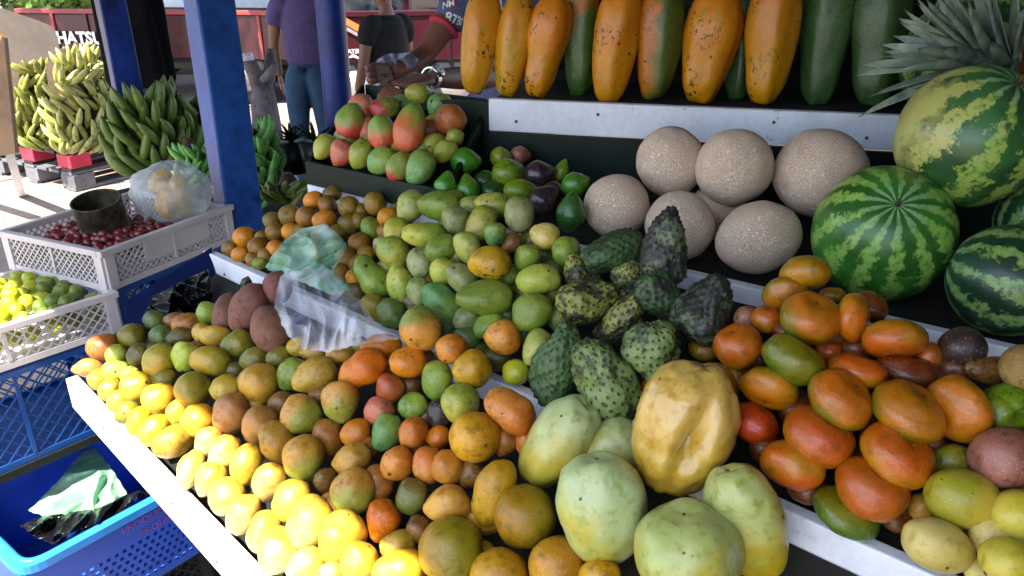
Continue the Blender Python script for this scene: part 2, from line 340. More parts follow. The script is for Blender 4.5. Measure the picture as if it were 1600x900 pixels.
def film_mat(name, col, clear, rough=.25, prints=None, tint=None):
    """thin plastic film: part see-through, part milky where it creases"""
    m, t, b = nt(name); g = G(t); tc, v, rnd = coords(g)
    n = g.noise(v, 9, 2, .5, .5); n2 = g.noise(v, 60, 2, .5, .8)
    c = col if not tint else g.mix(g.ss(n, .35, .65), col, tint)
    if prints:
        x = g.n('ShaderNodeTexVoronoi', feature='F1', distance='MANHATTAN'); g.set(x.inputs['Vector'], v); x.inputs['Scale'].default_value = 24
        sc = g.n('ShaderNodeSeparateColor'); t.links.new(x.outputs['Color'], sc.inputs[0])
        ring = g.m('MULTIPLY', g.m('GREATER_THAN', sc.outputs[0], .68), g.m('MULTIPLY', g.m('GREATER_THAN', x.outputs['Distance'], .15), g.m('LESS_THAN', x.outputs['Distance'], .32)))
        pr = g.m('MULTIPLY', ring, g.m('GREATER_THAN', n2, .48)); c = g.mix(pr, c, prints)
    g.set(b.inputs['Base Color'], c); b.inputs['Roughness'].default_value = rough * .6; b.inputs['Specular IOR Level'].default_value = .9
    tl = g.n('ShaderNodeBsdfTranslucent'); g.set(tl.inputs[0], c)
    a = g.n('ShaderNodeMixShader'); a.inputs[0].default_value = .25; t.links.new(b.outputs[0], a.inputs[1]); t.links.new(tl.outputs[0], a.inputs[2])
    tp = g.n('ShaderNodeBsdfTransparent'); mx = g.n('ShaderNodeMixShader')
    k = g.m('MULTIPLY', g.ss(n, 1.15, .2), clear)
    if prints: k = g.m('MULTIPLY', k, g.m('SUBTRACT', 1, pr))
    g.set(mx.inputs[0], k); t.links.new(a.outputs[0], mx.inputs[1]); t.links.new(tp.outputs[0], mx.inputs[2])
    t.links.new(mx.outputs[0], t.nodes['Material Output'].inputs[0]); g.bump(n2, .35, .004, b); return m

# ---- fruit shapes: long axis is local X
def hsh(*a): return (math.sin(sum(x * k for x, k in zip(a, (12.9898, 78.233, 37.719)))) * 43758.5453) % 1
def fruit_mesh(kind, a, b, seed, nu=26, nv=30):
    rs = random.Random(seed); vs = []; ph = rs.uniform(0, 6.28); off = Vector((rs.uniform(0, 50), rs.uniform(0, 50), rs.uniform(0, 50)))
    fat = rs.uniform(-.10, .10); bend = rs.uniform(.02, .12) * rs.choice((-1, 1)); flat = rs.uniform(.86, .96)
    sp = None
    if kind == 'soursop':
        nu, nv = 84, 110; N = int(90 + 2600 * a * b / (.12 * .08) * .055)
        sp = []
        for i in range(N):
            zz = 1 - 2 * (i + .5) / N; rr = math.sqrt(1 - zz * zz); f = i * 2.39996
            sp.append(Vector((zz, rr * math.cos(f) , rr * math.sin(f))) + Vector((rs.uniform(-1, 1), rs.uniform(-1, 1), rs.uniform(-1, 1))) * .03)
        from mathutils import kdtree
        kd = kdtree.KDTree(N)
        for i, q in enumerate(sp): kd.insert(q.normalized(), i)
        kd.balance(); spacing = math.sqrt(4 * math.pi / N)
    if kind in ('wmelon', 'melon', 'badea', 'badead', 'papaya'): nu, nv = 44, 52
    spk = []
    for i in range(nu + 1):
        th = math.pi * i / nu; cx = math.cos(th); sx = max(0., math.sin(th))
        for j in range(nv):
            f = 2 * math.pi * j / nv; d = Vector((cx, sx * math.cos(f), sx * math.sin(f)))
            x, r = cx, sx
            lump = mnoise.noise(d * 1.3 + off) * .10 + mnoise.noise(d * 3.1 + off) * .034 + mnoise.noise(d * 7 + off) * .006
            yb = zb = 0; fl = 1
            if kind in ('mango', 'kidney'):
                r *= 1 + .12 * cx + fat * cx; x *= 1 - .05 * math.exp(-(sx / .2) ** 2); fl = flat
                bb = bend * (1 if kind == 'mango' else 3.2); zb = bb * (cx * cx - .45) * 2 * .5
                r *= 1 + .05 * sx
                lump += .05 * math.exp(-((cx - .75) ** 2) / .05) * math.sin(f + ph)
                if kind == 'kidney': r *= 1 - .14 * math.exp(-((cx + .15) ** 2) / .08)
            elif kind == 'orange':
                x *= 1 - .10 * math.exp(-(sx / .3) ** 2); lump *= .6
            elif kind == 'tang':
                x *= 1 - .16 * math.exp(-(sx / .26) ** 2); r = sx ** .90 * (1 + .015 * math.cos(7 * f + ph)); lump *= .7
            elif kind in ('badea', 'badead'):
                r = sx ** (.82 if kind == 'badea' else .97) * (1 + (.10 * cx + .045 * math.cos(3 * f + ph) * (.4 + .6 * sx) if kind == 'badea' else .0)); x *= 1 - .10 * math.exp(-(sx / .22) ** 2)
                lump = lump * .9 - .05 * math.exp(-((cx - .8) ** 2) / .06) * (.5 + .5 * math.cos(3 * f + ph))
                if kind == 'badead':   # long dent sunk into the side that faces the buyer (+Z) and leathery folds
                    dz = math.exp(-((cx + .05) ** 2) / .22) * math.exp(-(((f - math.pi / 2 - .18 * cx + math.pi) % (2 * math.pi) - math.pi) / .22) ** 2)
                    lump -= .60 * dz; lump += .012 * math.sin(9 * f + 5 * cx) * math.exp(-((cx - .5) ** 2) / .2) + (.5 - abs(mnoise.noise(d * 5 + off))) * .06
                    lump -= .07 * math.exp(-((cx + .30) ** 2) / .01) * max(0, math.sin(f))
            elif kind == 'papaya':
                r = sx ** .66 * (.90 + (.13 + fat) * cx + .034 * math.cos(5 * f + ph) - abs(fat) * 1.2 * math.exp(-((cx + .25) ** 2) / .08)); x = cx * (1 - .03 * math.exp(-(sx / .2) ** 2)); lump *= .8; zb = bend * .8 * (cx * cx)
            elif kind == 'wmelon': r = sx ** .94; lump *= .25; x *= 1 - .04 * math.exp(-(sx / .15) ** 2)
            elif kind == 'melon': lump *= .4; x *= .96
            elif kind == 'avocado':
                r = sx * (1 - .36 * max(0, cx) ** 1.0); lump *= .5
            elif kind == 'pear': r = sx * (1 - .55 * max(0, cx) ** .9); lump *= .5
            elif kind == 'mamey': r = sx ** .93; x += .06 * math.exp(-(sx / .18) ** 2) * (1 if cx > 0 else -1); lump *= .7
            elif kind == 'soursop': r = sx ** .74 * (1 + (-.24 * cx)); lump *= 2.2; zb = .16 * cx * abs(cx)
            elif kind == 'grape': lump *= .4
            k = 1 + lump; s_ = 0
            if sp:
                q, idx, dist = kd.find(d); s_ = max(0, 1 - dist / (spacing * .40)) ; k += (s_ ** 1.3) * (.3 + .9 * hsh(idx, seed, 1.)) * .0030 / b * 2
            spk.append(s_)
            vs.append((x * a / 2 * k, (r * math.cos(f) * k + yb) * b / 2, (r * math.sin(f) * k * fl + zb) * b / 2))
            if i in (0, nu): break
    def idx(i, j):
        if i == 0: return 0
        if i == nu: return len(vs) - 1
        return 1 + (i - 1) * nv + j % nv
    fs = []
    for i in range(nu):
        for j in range(nv):
            q = (idx(i, j), idx(i, j + 1), idx(i + 1, j + 1), idx(i + 1, j))
            q = tuple(dict.fromkeys(q))
            if len(q) > 2: fs.append(q[::-1])
    me = bpy.data.meshes.new('fruit'); me.from_pydata(vs, [], fs); me.polygons.foreach_set('use_smooth', [True] * len(fs))
    if sp:
        at_ = me.attributes.new('spike', 'FLOAT', 'POINT'); at_.data.foreach_set('value', spk)
    me.update(); return me
STEMM = plain('dry_brown_stem', H('4a3620', 1), .8, .5, 80, .2, 30)
SCARM = plain('dark_stem_scar', H('2a2012', 1), .85, .3, 80, .2, 30)
def scar_mesh(r, h):
    mb = MB(); mb.tube([(0, 0, 0), (h * .6, 0, 0), (h, .0, 0)], [r, r * .75, r * .35], 8); return mb.mesh('stem')
def calyx_mesh(r):
    mb = MB()
    for k in range(5):
        f = k * 1.2566; u = Vector((0, math.cos(f), math.sin(f))); w = Vector((0, -math.sin(f), math.cos(f)))
        mb.add([u * r * .2 + w * r * .25, u * r * .2 - w * r * .25, u * r - Vector((.0012, 0, 0)), Vector((.0016, 0, 0)), u*r*.5+Vector((.0022,0,0))], [(0, 3, 4), (3, 1, 4), (0, 4, 2), (4, 1, 2)], True)
    mb.tube([(0, 0, 0), (.003, 0, 0)], [r * .25, r * .2], 7)
    return mb.mesh('calyx')
STEMS = {}
FRUITS = []     # (object, words, noun, px, py)
NOUN = {'mango': 'mango', 'kidney': 'mango', 'orange': 'orange', 'tang': 'mandarin', 'badea': 'giant granadilla', 'badead': 'giant granadilla', 'papaya': 'papaya',
        'wmelon': 'watermelon', 'melon': 'cantaloupe melon', 'avocado': 'avocado', 'pear': 'avocado', 'mamey': 'mamey sapote', 'soursop': 'soursop', 'passion': 'passion fruit', 'lime': 'lime', 'grape': 'plum'}
cnt = [0]
def fruit(key, kind, px, py, a, b, ang, t, group, noun=None, axis=None, roll=None, tilt=None, stem=True, label=None):
    """a fruit whose long axis, in metres a by b, lies at ang degrees as seen from the buyer's side"""
    cnt[0] += 1; rs = random.Random(cnt[0] * 13 + 5)
    mk = {'passion': 'orange', 'lime': 'orange'}.get(kind, kind)
    noun = noun or NOUN[kind]
    A = a * t / F; B = b * t / F
    if kind == 'tang': A, B = B * .97, A; ang += 90 if rs.random() < .7 else -90; tilt = rs.uniform(.1, .7)
    if kind == 'grape': me = fruit_mesh('grape', A, B, cnt[0], 10, 12)
    elif kind == 'lime': me = fruit_mesh(mk, A, B, cnt[0], 16, 18)
    else: me = fruit_mesh(mk, A, B, cnt[0])
    me.name = noun.replace(' ', '_')
    if axis is None:
        tl = rs.uniform(-.35, .35) if tilt is None else tilt
        axis = (CR * math.cos(R(ang)) + CU * math.sin(R(ang))) * math.cos(tl) - CF * math.sin(tl)
    x = axis.normalized(); z = (-CF - x * (-CF).dot(x)).normalized(); y = z.cross(x)
    rl = rs.uniform(-1.2, 1.2) if roll is None else roll
    if kind == 'kidney' and roll is None: rl = rs.choice((1.2, -1.2))
    z, y = z * math.cos(rl) + y * math.sin(rl), y * math.cos(rl) - z * math.sin(rl)
    mat = Matrix((x, y, z)).transposed()
    o = link(noun.replace(' ', '_'), me, M[key][0]); o.location = at(px, py, t); o.rotation_euler = mat.to_euler()
    tag(o, None, noun, group)
    if stem and kind in ('mango', 'kidney', 'orange', 'passion', 'tang', 'badea', 'badead', 'wmelon', 'papaya', 'mamey', 'avocado'):
        if kind in ('tang',): sk = ('calyx', .006)
        elif kind in ('wmelon', 'soursop'): sk = ('stem', .0045, .02)
        elif kind in ('badea', 'badead', 'papaya'): sk = ('stem', .0042, .0015)
        else: sk = ('stem', .0026, .0016)
        if sk not in STEMS:
            STEMS[sk] = calyx_mesh(sk[1]) if sk[0] == 'calyx' else scar_mesh(sk[1], sk[2]); STEMS[sk].materials.append(STEMM if sk[0] == 'calyx' or kind in ('wmelon', 'soursop') else SCARM)
        st = bpy.data.objects.new(sk[0], STEMS[sk]); COL.objects.link(st); st.parent = o
        end = max(me.vertices, key=lambda q: q.co.x if kind not in ('tang', 'badea', 'badead', 'orange', 'passion', 'wmelon', 'papaya') else 0) if False else me.vertices[0]
        st.location = end.co + Vector((-.0012, 0, 0))
    FRUITS.append([o, M[key][1], noun, px, py, label, max(a, b)])
    return o
P1 = (.80, .60, .446); P2 = (1.04, .625, .85)
def pl(P, px, py, rz=0): return slope_t(px, py, P[0] + rz, P[1], P[2])

# plastic film shapes: outline in the view, laid over what is under it, at its own distance
def crumple(outline, centre, tfun, lift, seed, rings=44, seg=150, amp=.012, nf=7, thick=.0006):
    rs = random.Random(seed); vs = []; fs = []
    dirs = [(Vector((rs.uniform(-1, 1), rs.uniform(-1, 1))).normalized(), rs.uniform(12, 55), rs.uniform(0, 6), rs.uniform(.4, 1)) for _ in range(nf)]
    n = len(outline); c = Vector(centre)
    import bisect
    per = [0]
    for i in range(n): per.append(per[-1] + (Vector(outline[(i + 1) % n]) - Vector(outline[i])).length)
    def op(u):
        s = u * per[-1]; i = min(bisect.bisect_right(per, s) - 1, n - 1); k = (s - per[i]) / (per[i + 1] - per[i])
        return Vector(outline[i]).lerp(Vector(outline[(i + 1) % n]), k)
    edge = [op(j / seg) for j in range(seg)]
    def put(p, r):
        t = tfun(p.x, p.y); w = at(p.x, p.y, t)
        q = Vector((w.dot(CR), w.dot(CU)))
        h = 0
        for d, fr, ph, am in dirs:
            s = q.dot(d) * fr + ph + 3.4 * mnoise.noise(Vector((q.x * 9, q.y * 9, ph))); h += am * ((1 - abs((s % 2) - 1)) ** 2 * 2 - .5) / nf * 1.6
        h += mnoise.noise(Vector((q.x * 22, q.y * 22, seed))) * .35
        h = h * amp * 2.4 * (.35 + .65 * min(1, (1 - r) * 3)) + lift * (1 - r ** 2.2)
        d = ray(p.x, p.y).normalized(); vs.append(w - d * h)
    put(c, 0)
    for i in range(1, rings + 1):
        r = i / rings
        for j in range(seg): put(c.lerp(edge[j], r * (1 + .05 * mnoise.noise(Vector((j * .35, seed, 0))) * r)), r)
    for j in range(seg):
        fs.append((0, 1 + j, 1 + (j + 1) % seg))
        for i in range(rings - 1): a = 1 + i * seg; fs.append((a + j, a + seg + j, a + seg + (j + 1) % seg, a + (j + 1) % seg))
    me = bpy.data.meshes.new('film'); me.from_pydata([tuple(v) for v in vs], [], fs); me.polygons.foreach_set('use_smooth', [True] * len(fs)); me.update()
    return me
def film(name, me, mat, label, cat, parent=None, group=None):
    o = link(name, me, mat, parent)
    md = o.modifiers.new('thickness', 'SOLIDIFY'); md.thickness = .0008; md.offset = 0
    if label: tag(o, label, cat, group)
    return o
# ============================================================ SETTING
def concrete():
    m, t, b = nt('pale_concrete'); g = G(t); tc, v, rnd = coords(g)
    n = g.noise(v, .8, 8, .65); n2 = g.noise(v, 14, 6, .7); n3 = g.noise(v, 90, 3)
    c = g.mix(g.ss(n, .35, .65), H('807268', 1), H('9c8c80', 1)); c = g.mix(g.m('MULTIPLY', g.ss(n2, .55, .75), .6), c, H('5c5048', 1))
    cr = g.voro(v, 1.1, 'DISTANCE_TO_EDGE'); c = g.mix(g.m('MULTIPLY', g.ss(cr, .012, .003), .6), c, H('5c544c', 1))
    g.set(b.inputs['Base Color'], c); b.inputs['Roughness'].default_value = .85; g.bump(g.m('ADD', n2, g.m('MULTIPLY', n3, .5)), .4, .01, b); return m
gm = MB(); gm.add([(-120, -60, 0), (120, -60, 0), (120, 180, 0), (-120, 180, 0)], [(0, 1, 2, 3)])
tag(gm.build('ground', concrete()), kind='structure')
dm = MB()   # dark asphalt under and behind the stall; its tone also carries the shade
pts = [LN(-8, .6), LN(4.6, .62), LN(4.9, 3.0), LN(8.2, 3.9), LN(13, 6), LN(13, 40), LN(-30, 40), LN(-30, 2)]
dm.add([p + ZV * .004 for p in pts], [(0, 1, 2, 3)])
tag(dm.build('road', plain('shaded_dark_asphalt', H('3a3634', 1), .95, .6, 20, .2, 2)), kind='structure')

def board(mb, p, q, zt, h, th, out):
    """a plank on edge; its inner top edge runs p-q"""
    o = out * th; P = [Vector((p.x, p.y, z)) + s for s in (Vector(), o) for z in (zt, zt - h)]
    Q = [Vector((q.x, q.y, z)) + s for s in (Vector(), o) for z in (zt, zt - h)]
    mb.hexa([P[0], P[2], P[3], P[1], Q[0], Q[2], Q[3], Q[1]])
def zz(p, z): return Vector((p.x, p.y, z))
def perp(p, q):
    d = (q - p); d.z = 0; d.normalize(); n = Vector((d.y, -d.x, 0)); return n if n.dot(ND) < 0 else -n
A0 = atz(121, 585, .78); A1 = atz(425, 900, .78); A2 = A1 + (A1 - A0) * 1.3
B0 = atz(329, 388, 1.0); B1 = atz(1400, 855, 1.0); B2 = B1 + (B1 - B0) * .5
C0 = atz(490, 285, 1.15); C1 = atz(1600, 540, 1.15); C2 = C1 + (C1 - C0) * .5
D0 = atz(767, 152, 1.36); D1 = atz(1412, 178, 1.36); D2 = D1 + (D1 - D0) * .7
stall = empty('fruit_stall', LN(1.0, .7, 0)); SL = stall.location.copy()
tag(stall, 'terraced wooden fruit stall with white front boards and dark green risers', 'market stall')
def part(mb, name, mat, parent, bevel=0, label=None):
    o = mb.build(name, mat, None, bevel); o.parent = parent; o.matrix_parent_inverse = Matrix.Translation(-parent.location) if not any(parent.rotation_euler) else parent.matrix_basis.inverted()
    if label: o['label'] = label
    return o
def pboard(name, p, q, zt, h, th, mat, label=None, n=1):
    mb = MB(); board(mb, p, q, zt, h, th, perp(p, q)); return part(mb, name, mat, stall, .003, label)
pboard('front_board', A0, A2, .78, .078, .026, WHITE, 'sunlit white front board')
pboard('step_board', B0, B2, 1.0, .055, .022, WHITE, 'white board in front of the mandarins and green mangoes')
pboard('step_board', C0, C2, 1.15, .066, .022, WHITE, 'white board in front of the melons')
pboard('shelf_board', D0, D2, 1.36, .074, .022, WHITE, 'white board below the papayas')
def screws(p, q, zc, th, n):
    o = perp(p, q); d = (q - p).normalized(); Lb = (q - p).length
    for i in range(n):
        c = zz(p + d * (Lb * (i + .35) / n), zc + (.012 if i % 2 else -.012)) + o * th; mb = MB(); mb.tube([c - o * .001, c + o * .0012], [.0038, .0034], 10); part(mb, 'screw', SCREW, stall)
SCREW = plain('rusty_screw', H('5c4434', 1), .6, .2, 60)
def riser(p, q, zt, zb, back=.004, mat=GREENP):
    mb = MB(); o = perp(p, q); board(mb, p - o * (back - .02), q - o * (back - .02), zt, zt - zb, .015, o); part(mb, 'riser', mat, stall)
riser(B0, B2, .944, .80); riser(C0, C2, 1.083, .96); riser(D0, D2, 1.285, 1.10); riser(D0 - (D1 - D0) * .16 - perp(D0, D2) * .012, D0 + (D1 - D0) * .01 - perp(D0, D2) * .012, 1.352, 1.10)
def slab(quad, th, name, mat=GREENP):
    mb = MB(); mb.hexa([Vector(v) for v in quad] + [Vector(v) - ZV * th for v in quad]); return part(mb, name, mat, stall)
screws(C0, C2, 1.117, .022, 9); screws(B0, B2, .974, .022, 9); screws(D0, D2, 1.323, .022, 8); screws(A0, A2, .741, .026, 12)
ob = perp(B0, B2); oc = perp(C0, C2); od = perp(D0, D2); oa = perp(A0, A2)
slab([zz(A0, .728), zz(A2, .728), zz(B2 + ob * .024, .955), zz(B0 + ob * .024, .955)], .012, 'bed_panel', DARK)
slab([zz(B0, .965), zz(B2, .965), zz(C2 + oc * .024, 1.12), zz(C0 + oc * .024, 1.12)], .012, 'bed_panel', DARK)
TFL = atz(476, 252, 1.22); TFR = atz(700, 299, 1.22); TBR = atz(766, 156, 1.345); TBL = TFL + (TBR - TFR)
slab([zz(C0, 1.128), zz(C2, 1.128), zz(D2, 1.128), zz(TBL, 1.128)], .014, 'shelf_panel', DARK)
slab([zz(D0, 1.352), zz(D2, 1.352), zz(D2 - od * .42, 1.352), zz(D0 - od * .42, 1.352)], .02, 'shelf_panel', DARK)
bk0 = D0 - od * .40 + (D2 - D0) * .05; bk1 = D2 - od * .40
mb = MB(); board(mb, bk0, bk1, 1.95, .60, .02, od); part(mb, 'back_panel', DARK, stall)
# left side board, cut on a slope
qs = [(128, 583), (150, 545), (196, 508), (200, 468), (331, 386), (338, 470), (240, 560), (150, 610)]
mb = MB(); tt = 1.86
fr = [at(x, y, tt) for x, y in qs]; bkq = [p + ray(*q) * .018 for p, q in zip(fr, qs)]
mb.add(fr + bkq, [tuple(range(8)), tuple(range(15, 7, -1))] + [(i, (i + 1) % 8, 8 + (i + 1) % 8, 8 + i) for i in range(8)])
part(mb, 'side_board', BLUEIN, stall)
for l, n, h in ((1.45, .80, .88), (.3, .56, .74), (-.7, .56, .74), (1.3, 1.16, 1.05), (.2, 1.18, 1.05), (-.7, 1.24, 1.05), (.75, 1.62, 1.1), (-.3, 1.75, 1.1), (-1.0, 1.75, 1.1)):
    mb = MB(); mb.box(LN(l, n, h / 2), LD * .03, ND * .03, ZV * h / 2); part(mb, 'leg', GREENP, stall, .003)
# dark green tray of red mangoes: a box that stands tilted on the melon shelf
tray = empty('mango_tray', TFL); tag(tray, 'dark green wooden tray full of red and green mangoes', 'tray')
def wall(p, q, h, th, inw):
    mb = MB(); a = [p, q, q - ZV * h, p - ZV * h]; mb.hexa(a + [v + inw * th for v in a]); part(mb, 'side_wall', GREENP, tray, .002)
ti = (TFR - TFL).normalized(); tn = (TBR - TFR); tn.z = 0; tn.normalize()
wall(TFL, TFR, .055, .012, tn); wall(TFR + tn * .0125, TBR, .085, .012, -ti); wall(TFL + tn * .0125, TBL, .05, .012, ti); wall(TBL + ti * .0125, TBR - ti * .0125, .05, .012, tn)
mb = MB(); q = [TFL + tn * .013 + ti * .013, TFR + tn * .013 - ti * .013, TBR - tn * .002 - ti * .013, TBL - tn * .002 + ti * .013]; mb.hexa([v - ZV * .045 for v in q] + [v - ZV * .055 for v in q]); part(mb, 'bottom', GREENP, tray)
TPn = (TFR - TFL).cross(TBR - TFR).normalized()
def tray_t(px, py, h): 
    d = ray(px, py); return (TFL + TPn * (h if TPn.z > 0 else -h) - CO).dot(TPn) / d.dot(TPn)

# roof on posts (above the picture; it gives the stall its shade)
roof = empty('stall_roof', LN(1.5, 2, 2.35)); tag(roof, 'corrugated metal roof over the fruit stall resting on the blue posts', 'roof')
mb = MB(); n = 120; r0, r1 = -.375, 4.7
vsr = []; fsr = []
for i in range(n + 1):
    l = -3.2 + i * (5.55 + 3.2) / n; z = 2.36 + (.012 if i % 2 else -.012)
    vsr += [LN(l, r0, z), LN(l, r1, z + .25), LN(l, r1, z + .255), LN(l, r0, z + .005)]
for i in range(n): a = i * 4; fsr += [(a, a + 1, a + 5, a + 4), (a + 3, a + 7, a + 6, a + 2)]
mb.add(vsr, fsr); part(mb, 'roof_sheet', plain('rusty_zinc_sheet', H('4c443c', 1), .5, .2, 20, .1, 3), roof)
for nn_ in (-.2, 1.25, 2.7, 4.2):
    mb = MB(); z = 2.30 + .25 * (nn_ - r0) / (r1 - r0); mb.bar(LN(-3.1, nn_, z), LN(5.5, nn_, z), .05, .08); part(mb, 'beam', NAVYP, roof)
# plank walls added out of view to block light from the back and right
wl = empty('light_blocking_wall', LN(-1.2, 2.75)); tag(wl, 'added dark green plank wall blocking light behind the papayas', 'wall')
for i in range(24):
    mb = MB(); mb.box(LN(-3.1 + i * .15, 2.75 + .004 * (i % 2), 1.2), LD * .074, ND * .012, ZV * 1.2); part(mb, 'plank', GREENP, wl)
wl = empty('light_blocking_wall', LN(-2.3, .1)); tag(wl, 'added dark green plank wall blocking light at the right end beyond the pineapple', 'wall')
for i in range(36):
    mb = MB(); mb.box(LN(-2.3 + .004 * (i % 2), -2.6 + i * .15, 1.2), ND * .074, LD * .012, ZV * 1.2); part(mb, 'plank', GREENP, wl)
def post(px, py, t, w, mat, label, yaw, round_=False, base=0, name='blue_post'):
    c = at(px, py, t); o = empty(name, (c.x, c.y, base)); tag(o, label, 'post', 'blue roof posts')
    mb = MB(); 
    u = Vector((math.cos(yaw), math.sin(yaw), 0)); v = Vector((-u.y, u.x, 0))
    if round_: mb.tube([(c.x, c.y, base), (c.x, c.y, .8), (c.x + .004, c.y, 1.6), (c.x, c.y, 2.33)], [w / 2 * 1.03, w / 2, w / 2 * .98, w / 2], 20)
    else: 
        for k in range(12):   # slightly uneven sawn timber
            pass
        zs = [base + (2.33 - base) * i / 24 for i in range(25)]; vs = []
        for i, z in enumerate(zs):
            for sx_, sy_ in ((-1, -1), (1, -1), (1, 1), (-1, 1)):
                j = mnoise.noise(Vector((z * 2.2, sx_ * 3.1, sy_ * 5.7 + px))) * .006
                vs.append(Vector((c.x, c.y, z)) + u * sx_ * (w / 2 + j) + v * sy_ * (w / 2 + j))
        mb.add(vs, [(i * 4 + k, i * 4 + (k + 1) % 4, i * 4 + 4 + (k + 1) % 4, i * 4 + 4 + k) for i in range(24) for k in range(4)] + [(0, 1, 2, 3), (96, 97, 98, 99)])
    part(mb, 'shaft', mat, o, .006)
    mb = MB(); mb.box((c.x, c.y, base + .01), u * w * .8, v * w * .8, ZV * .01); part(mb, 'base_plate', GREYP, o)
    return o
post(377, 350, 2.32, .105, BLUEP, 'thick square blue post nearest the stall, between the white crate and the oranges', R(40))
post(198, 138, 3.25, .10, NAVYP, 'leaning looking blue post on the left, between the banana bunches', R(38))
post(531, 200, 3.05, .112, NAVYP, 'round glossy blue post behind the red mango tray', 0, True)

# ============================================================ CRATES
def lattice(mb, o, u, v, W, Hh, pitch, w, th, nrm, solid=()):
    """diagonal lattice in the rectangle o + u*[0,W] + v*[0,Hh]"""
    n = int((W + Hh) / pitch) + 2
    def clip(x0, s):
        # line x = x0 + s*y , y in 0..Hh clipped to 0..W
        ys = [0, Hh]
        if s > 0: lo = max(0, -x0); hi = min(Hh, W - x0)
        else: lo = max(0, x0 - W); hi = min(Hh, x0)
        return (lo, hi) if hi > lo + .002 else None
    for i in range(-n, n):
        for s in (1, -1):
            x0 = i * pitch; c = clip(x0, s)
            if not c: continue
            p = o + u * (x0 + s * c[0]) + v * c[0]; q = o + u * (x0 + s * c[1]) + v * c[1]
            mb.bar(p + nrm * (.0006 * s), q + nrm * (.0006 * s), th, w, up=nrm) if False else mb.box((p + q) / 2 + nrm * .0006 * s, (q - p) / 2, (q - p).normalized().cross(nrm) * w / 2, nrm * th / 2)
def crate(name, O, u, v, W, D, Hh, mat, label, rim=.016, pitch=.019, cat='crate', group=None, solid=None, bottom=True, z=ZV):
    r = empty(name, O); tag(r, label, cat, group)
    for k, (o, d, wd, nr) in enumerate(((O, u, W, v), (O + v * D, u, W, v), (O, v, D, u), (O + u * W, v, D, u))):
        mb = MB(); e = .026
        for a in (e / 2, wd - e / 2): mb.box(o + d * a + z * Hh / 2, d * e / 2, nr * .007, z * Hh / 2)     # corner posts
        mb.box(o + d * wd / 2 + z * .008, d * (wd / 2 - e), nr * .005, z * .008)
        if wd > .3: mb.box(o + d * wd / 2 + z * Hh / 2, d * .004, nr * .0055, z * (Hh / 2 - .018))
        if k == 1 and False: pass
        lattice(mb, o + d * e + z * .016, d, z, wd - 2 * e, Hh - .016 - rim, pitch, .0034, .003, nr)
        if solid and k in solid:
            for a, b in solid[k]: mb.box(o + d * (a + b) / 2 + z * (Hh / 2 + .01), d * (b - a) / 2, nr * .0032, z * (Hh / 2 - .026))
        sp_ = part(mb, 'side_panel', mat, r)
    mb = MB()
    for o, d, wd, nr in ((O, u, W, v), (O + v * D, u, W, v)): mb.box(o + d * wd / 2 + z * (Hh - rim / 2 + .001), d * (wd / 2 + .009), nr * .009, z * rim / 2)
    for o, d, wd, nr in ((O, v, D, u), (O + u * W, v, D, u)): mb.box(o + d * wd / 2 + z * (Hh - rim / 2 + .001), d * (wd / 2 - .0095), nr * .009, z * rim / 2)
    part(mb, 'rim', mat, r, .002)
    if bottom:
        mb = MB(); mb.box(O + u * W / 2 + v * D / 2 + z * .004, u * (W / 2 - .008), v * (D / 2 - .008), z * .003); part(mb, 'bottom', mat, r)
    return r
def hv(x, y): return Vector((x, y, 0)).normalized()
# white crate with the tin can
K1 = atz(172, 455, .90); E1 = atz(366, 374, .90); G1 = atz(48, 402, .90)
u1 = E1 - K1; u1.z = 0; W1 = u1.length; u1.normalize(); v1 = Vector((-u1.y, u1.x, 0)); D1_ = .33
print('crate1', W1, (G1 - K1).length)
D1_ = .37
crate('white_crate', K1, u1, v1, W1, D1_, .105, CRATEW, 'white lattice crate holding a rusty can and small red fruit beside the blue post', solid={0: [(.12, W1 - .09)], 3: [(.05, .25)]}, group='white lattice crates')
# white crate of limes
K2 = atz(190, 516, .80); E2 = atz(0, 581, .80); u2 = (E2 - K2); u2.z = 0; u2.normalize(); v2 = Vector((u2.y, -u2.x, 0))
if v2.x > 0: v2 = -v2
crate('white_crate', K2, u2, v2, .50, .34, .105, CRATEW, 'white lattice crate full of limes at the left edge', pitch=.024, group='white lattice crates')
crate('blue_crate', zz(K2, .55) + u2 * .01 + v2 * .01, u2, v2, .48, .33, .24, CRATEN, 'dark blue lattice crate directly under the crate of limes', pitch=.034, group='dark blue crates')
crate('blue_crate', zz(K1, .65) + u1 * .03 + v1 * .02, u1, v1, W1 - .05, D1_ - .04, .24, CRATEN, 'dark blue lattice crate under the crate with the rusty can', pitch=.034, group='dark blue crates')
def trestle(O, u, v, W, D, z, feet, label):
    o = empty('trestle', zz(O, 0)); tag(o, label, 'trestle'); mb = MB(); mb.box(zz(O, z - .012) + u * W / 2 + v * D / 2, u * W / 2, v * D / 2, ZV * .011); part(mb, 'top', DARK, o)
    for f in feet: mb = MB(); mb.bar(zz(f, 0), zz(f, z - .024), .03, .03, up=Vector((0, 1, 0))); part(mb, 'leg', DARK, o)
trestle(K2 - u2 * .12, u2, v2, .68, .36, .55, [K2 - u2 * .105 + v2 * .015, K2 - u2 * .1 + v2 * .34, K2 + u2 * .54 + v2 * .015, K2 + u2 * .54 + v2 * .34], 'dark low trestle under the crates of limes')
trestle(K1 + u1 * .05, u1, v1, W1, D1_, .65, [K1 + u1 * .10 + v1 * .02, K1 + u1 * .10 + v1 * (D1_ - .02), K1 + u1 * W1 + v1 * .02, K1 + u1 * W1 + v1 * (D1_ - .02)], 'dark low trestle under the crates with the tin can')

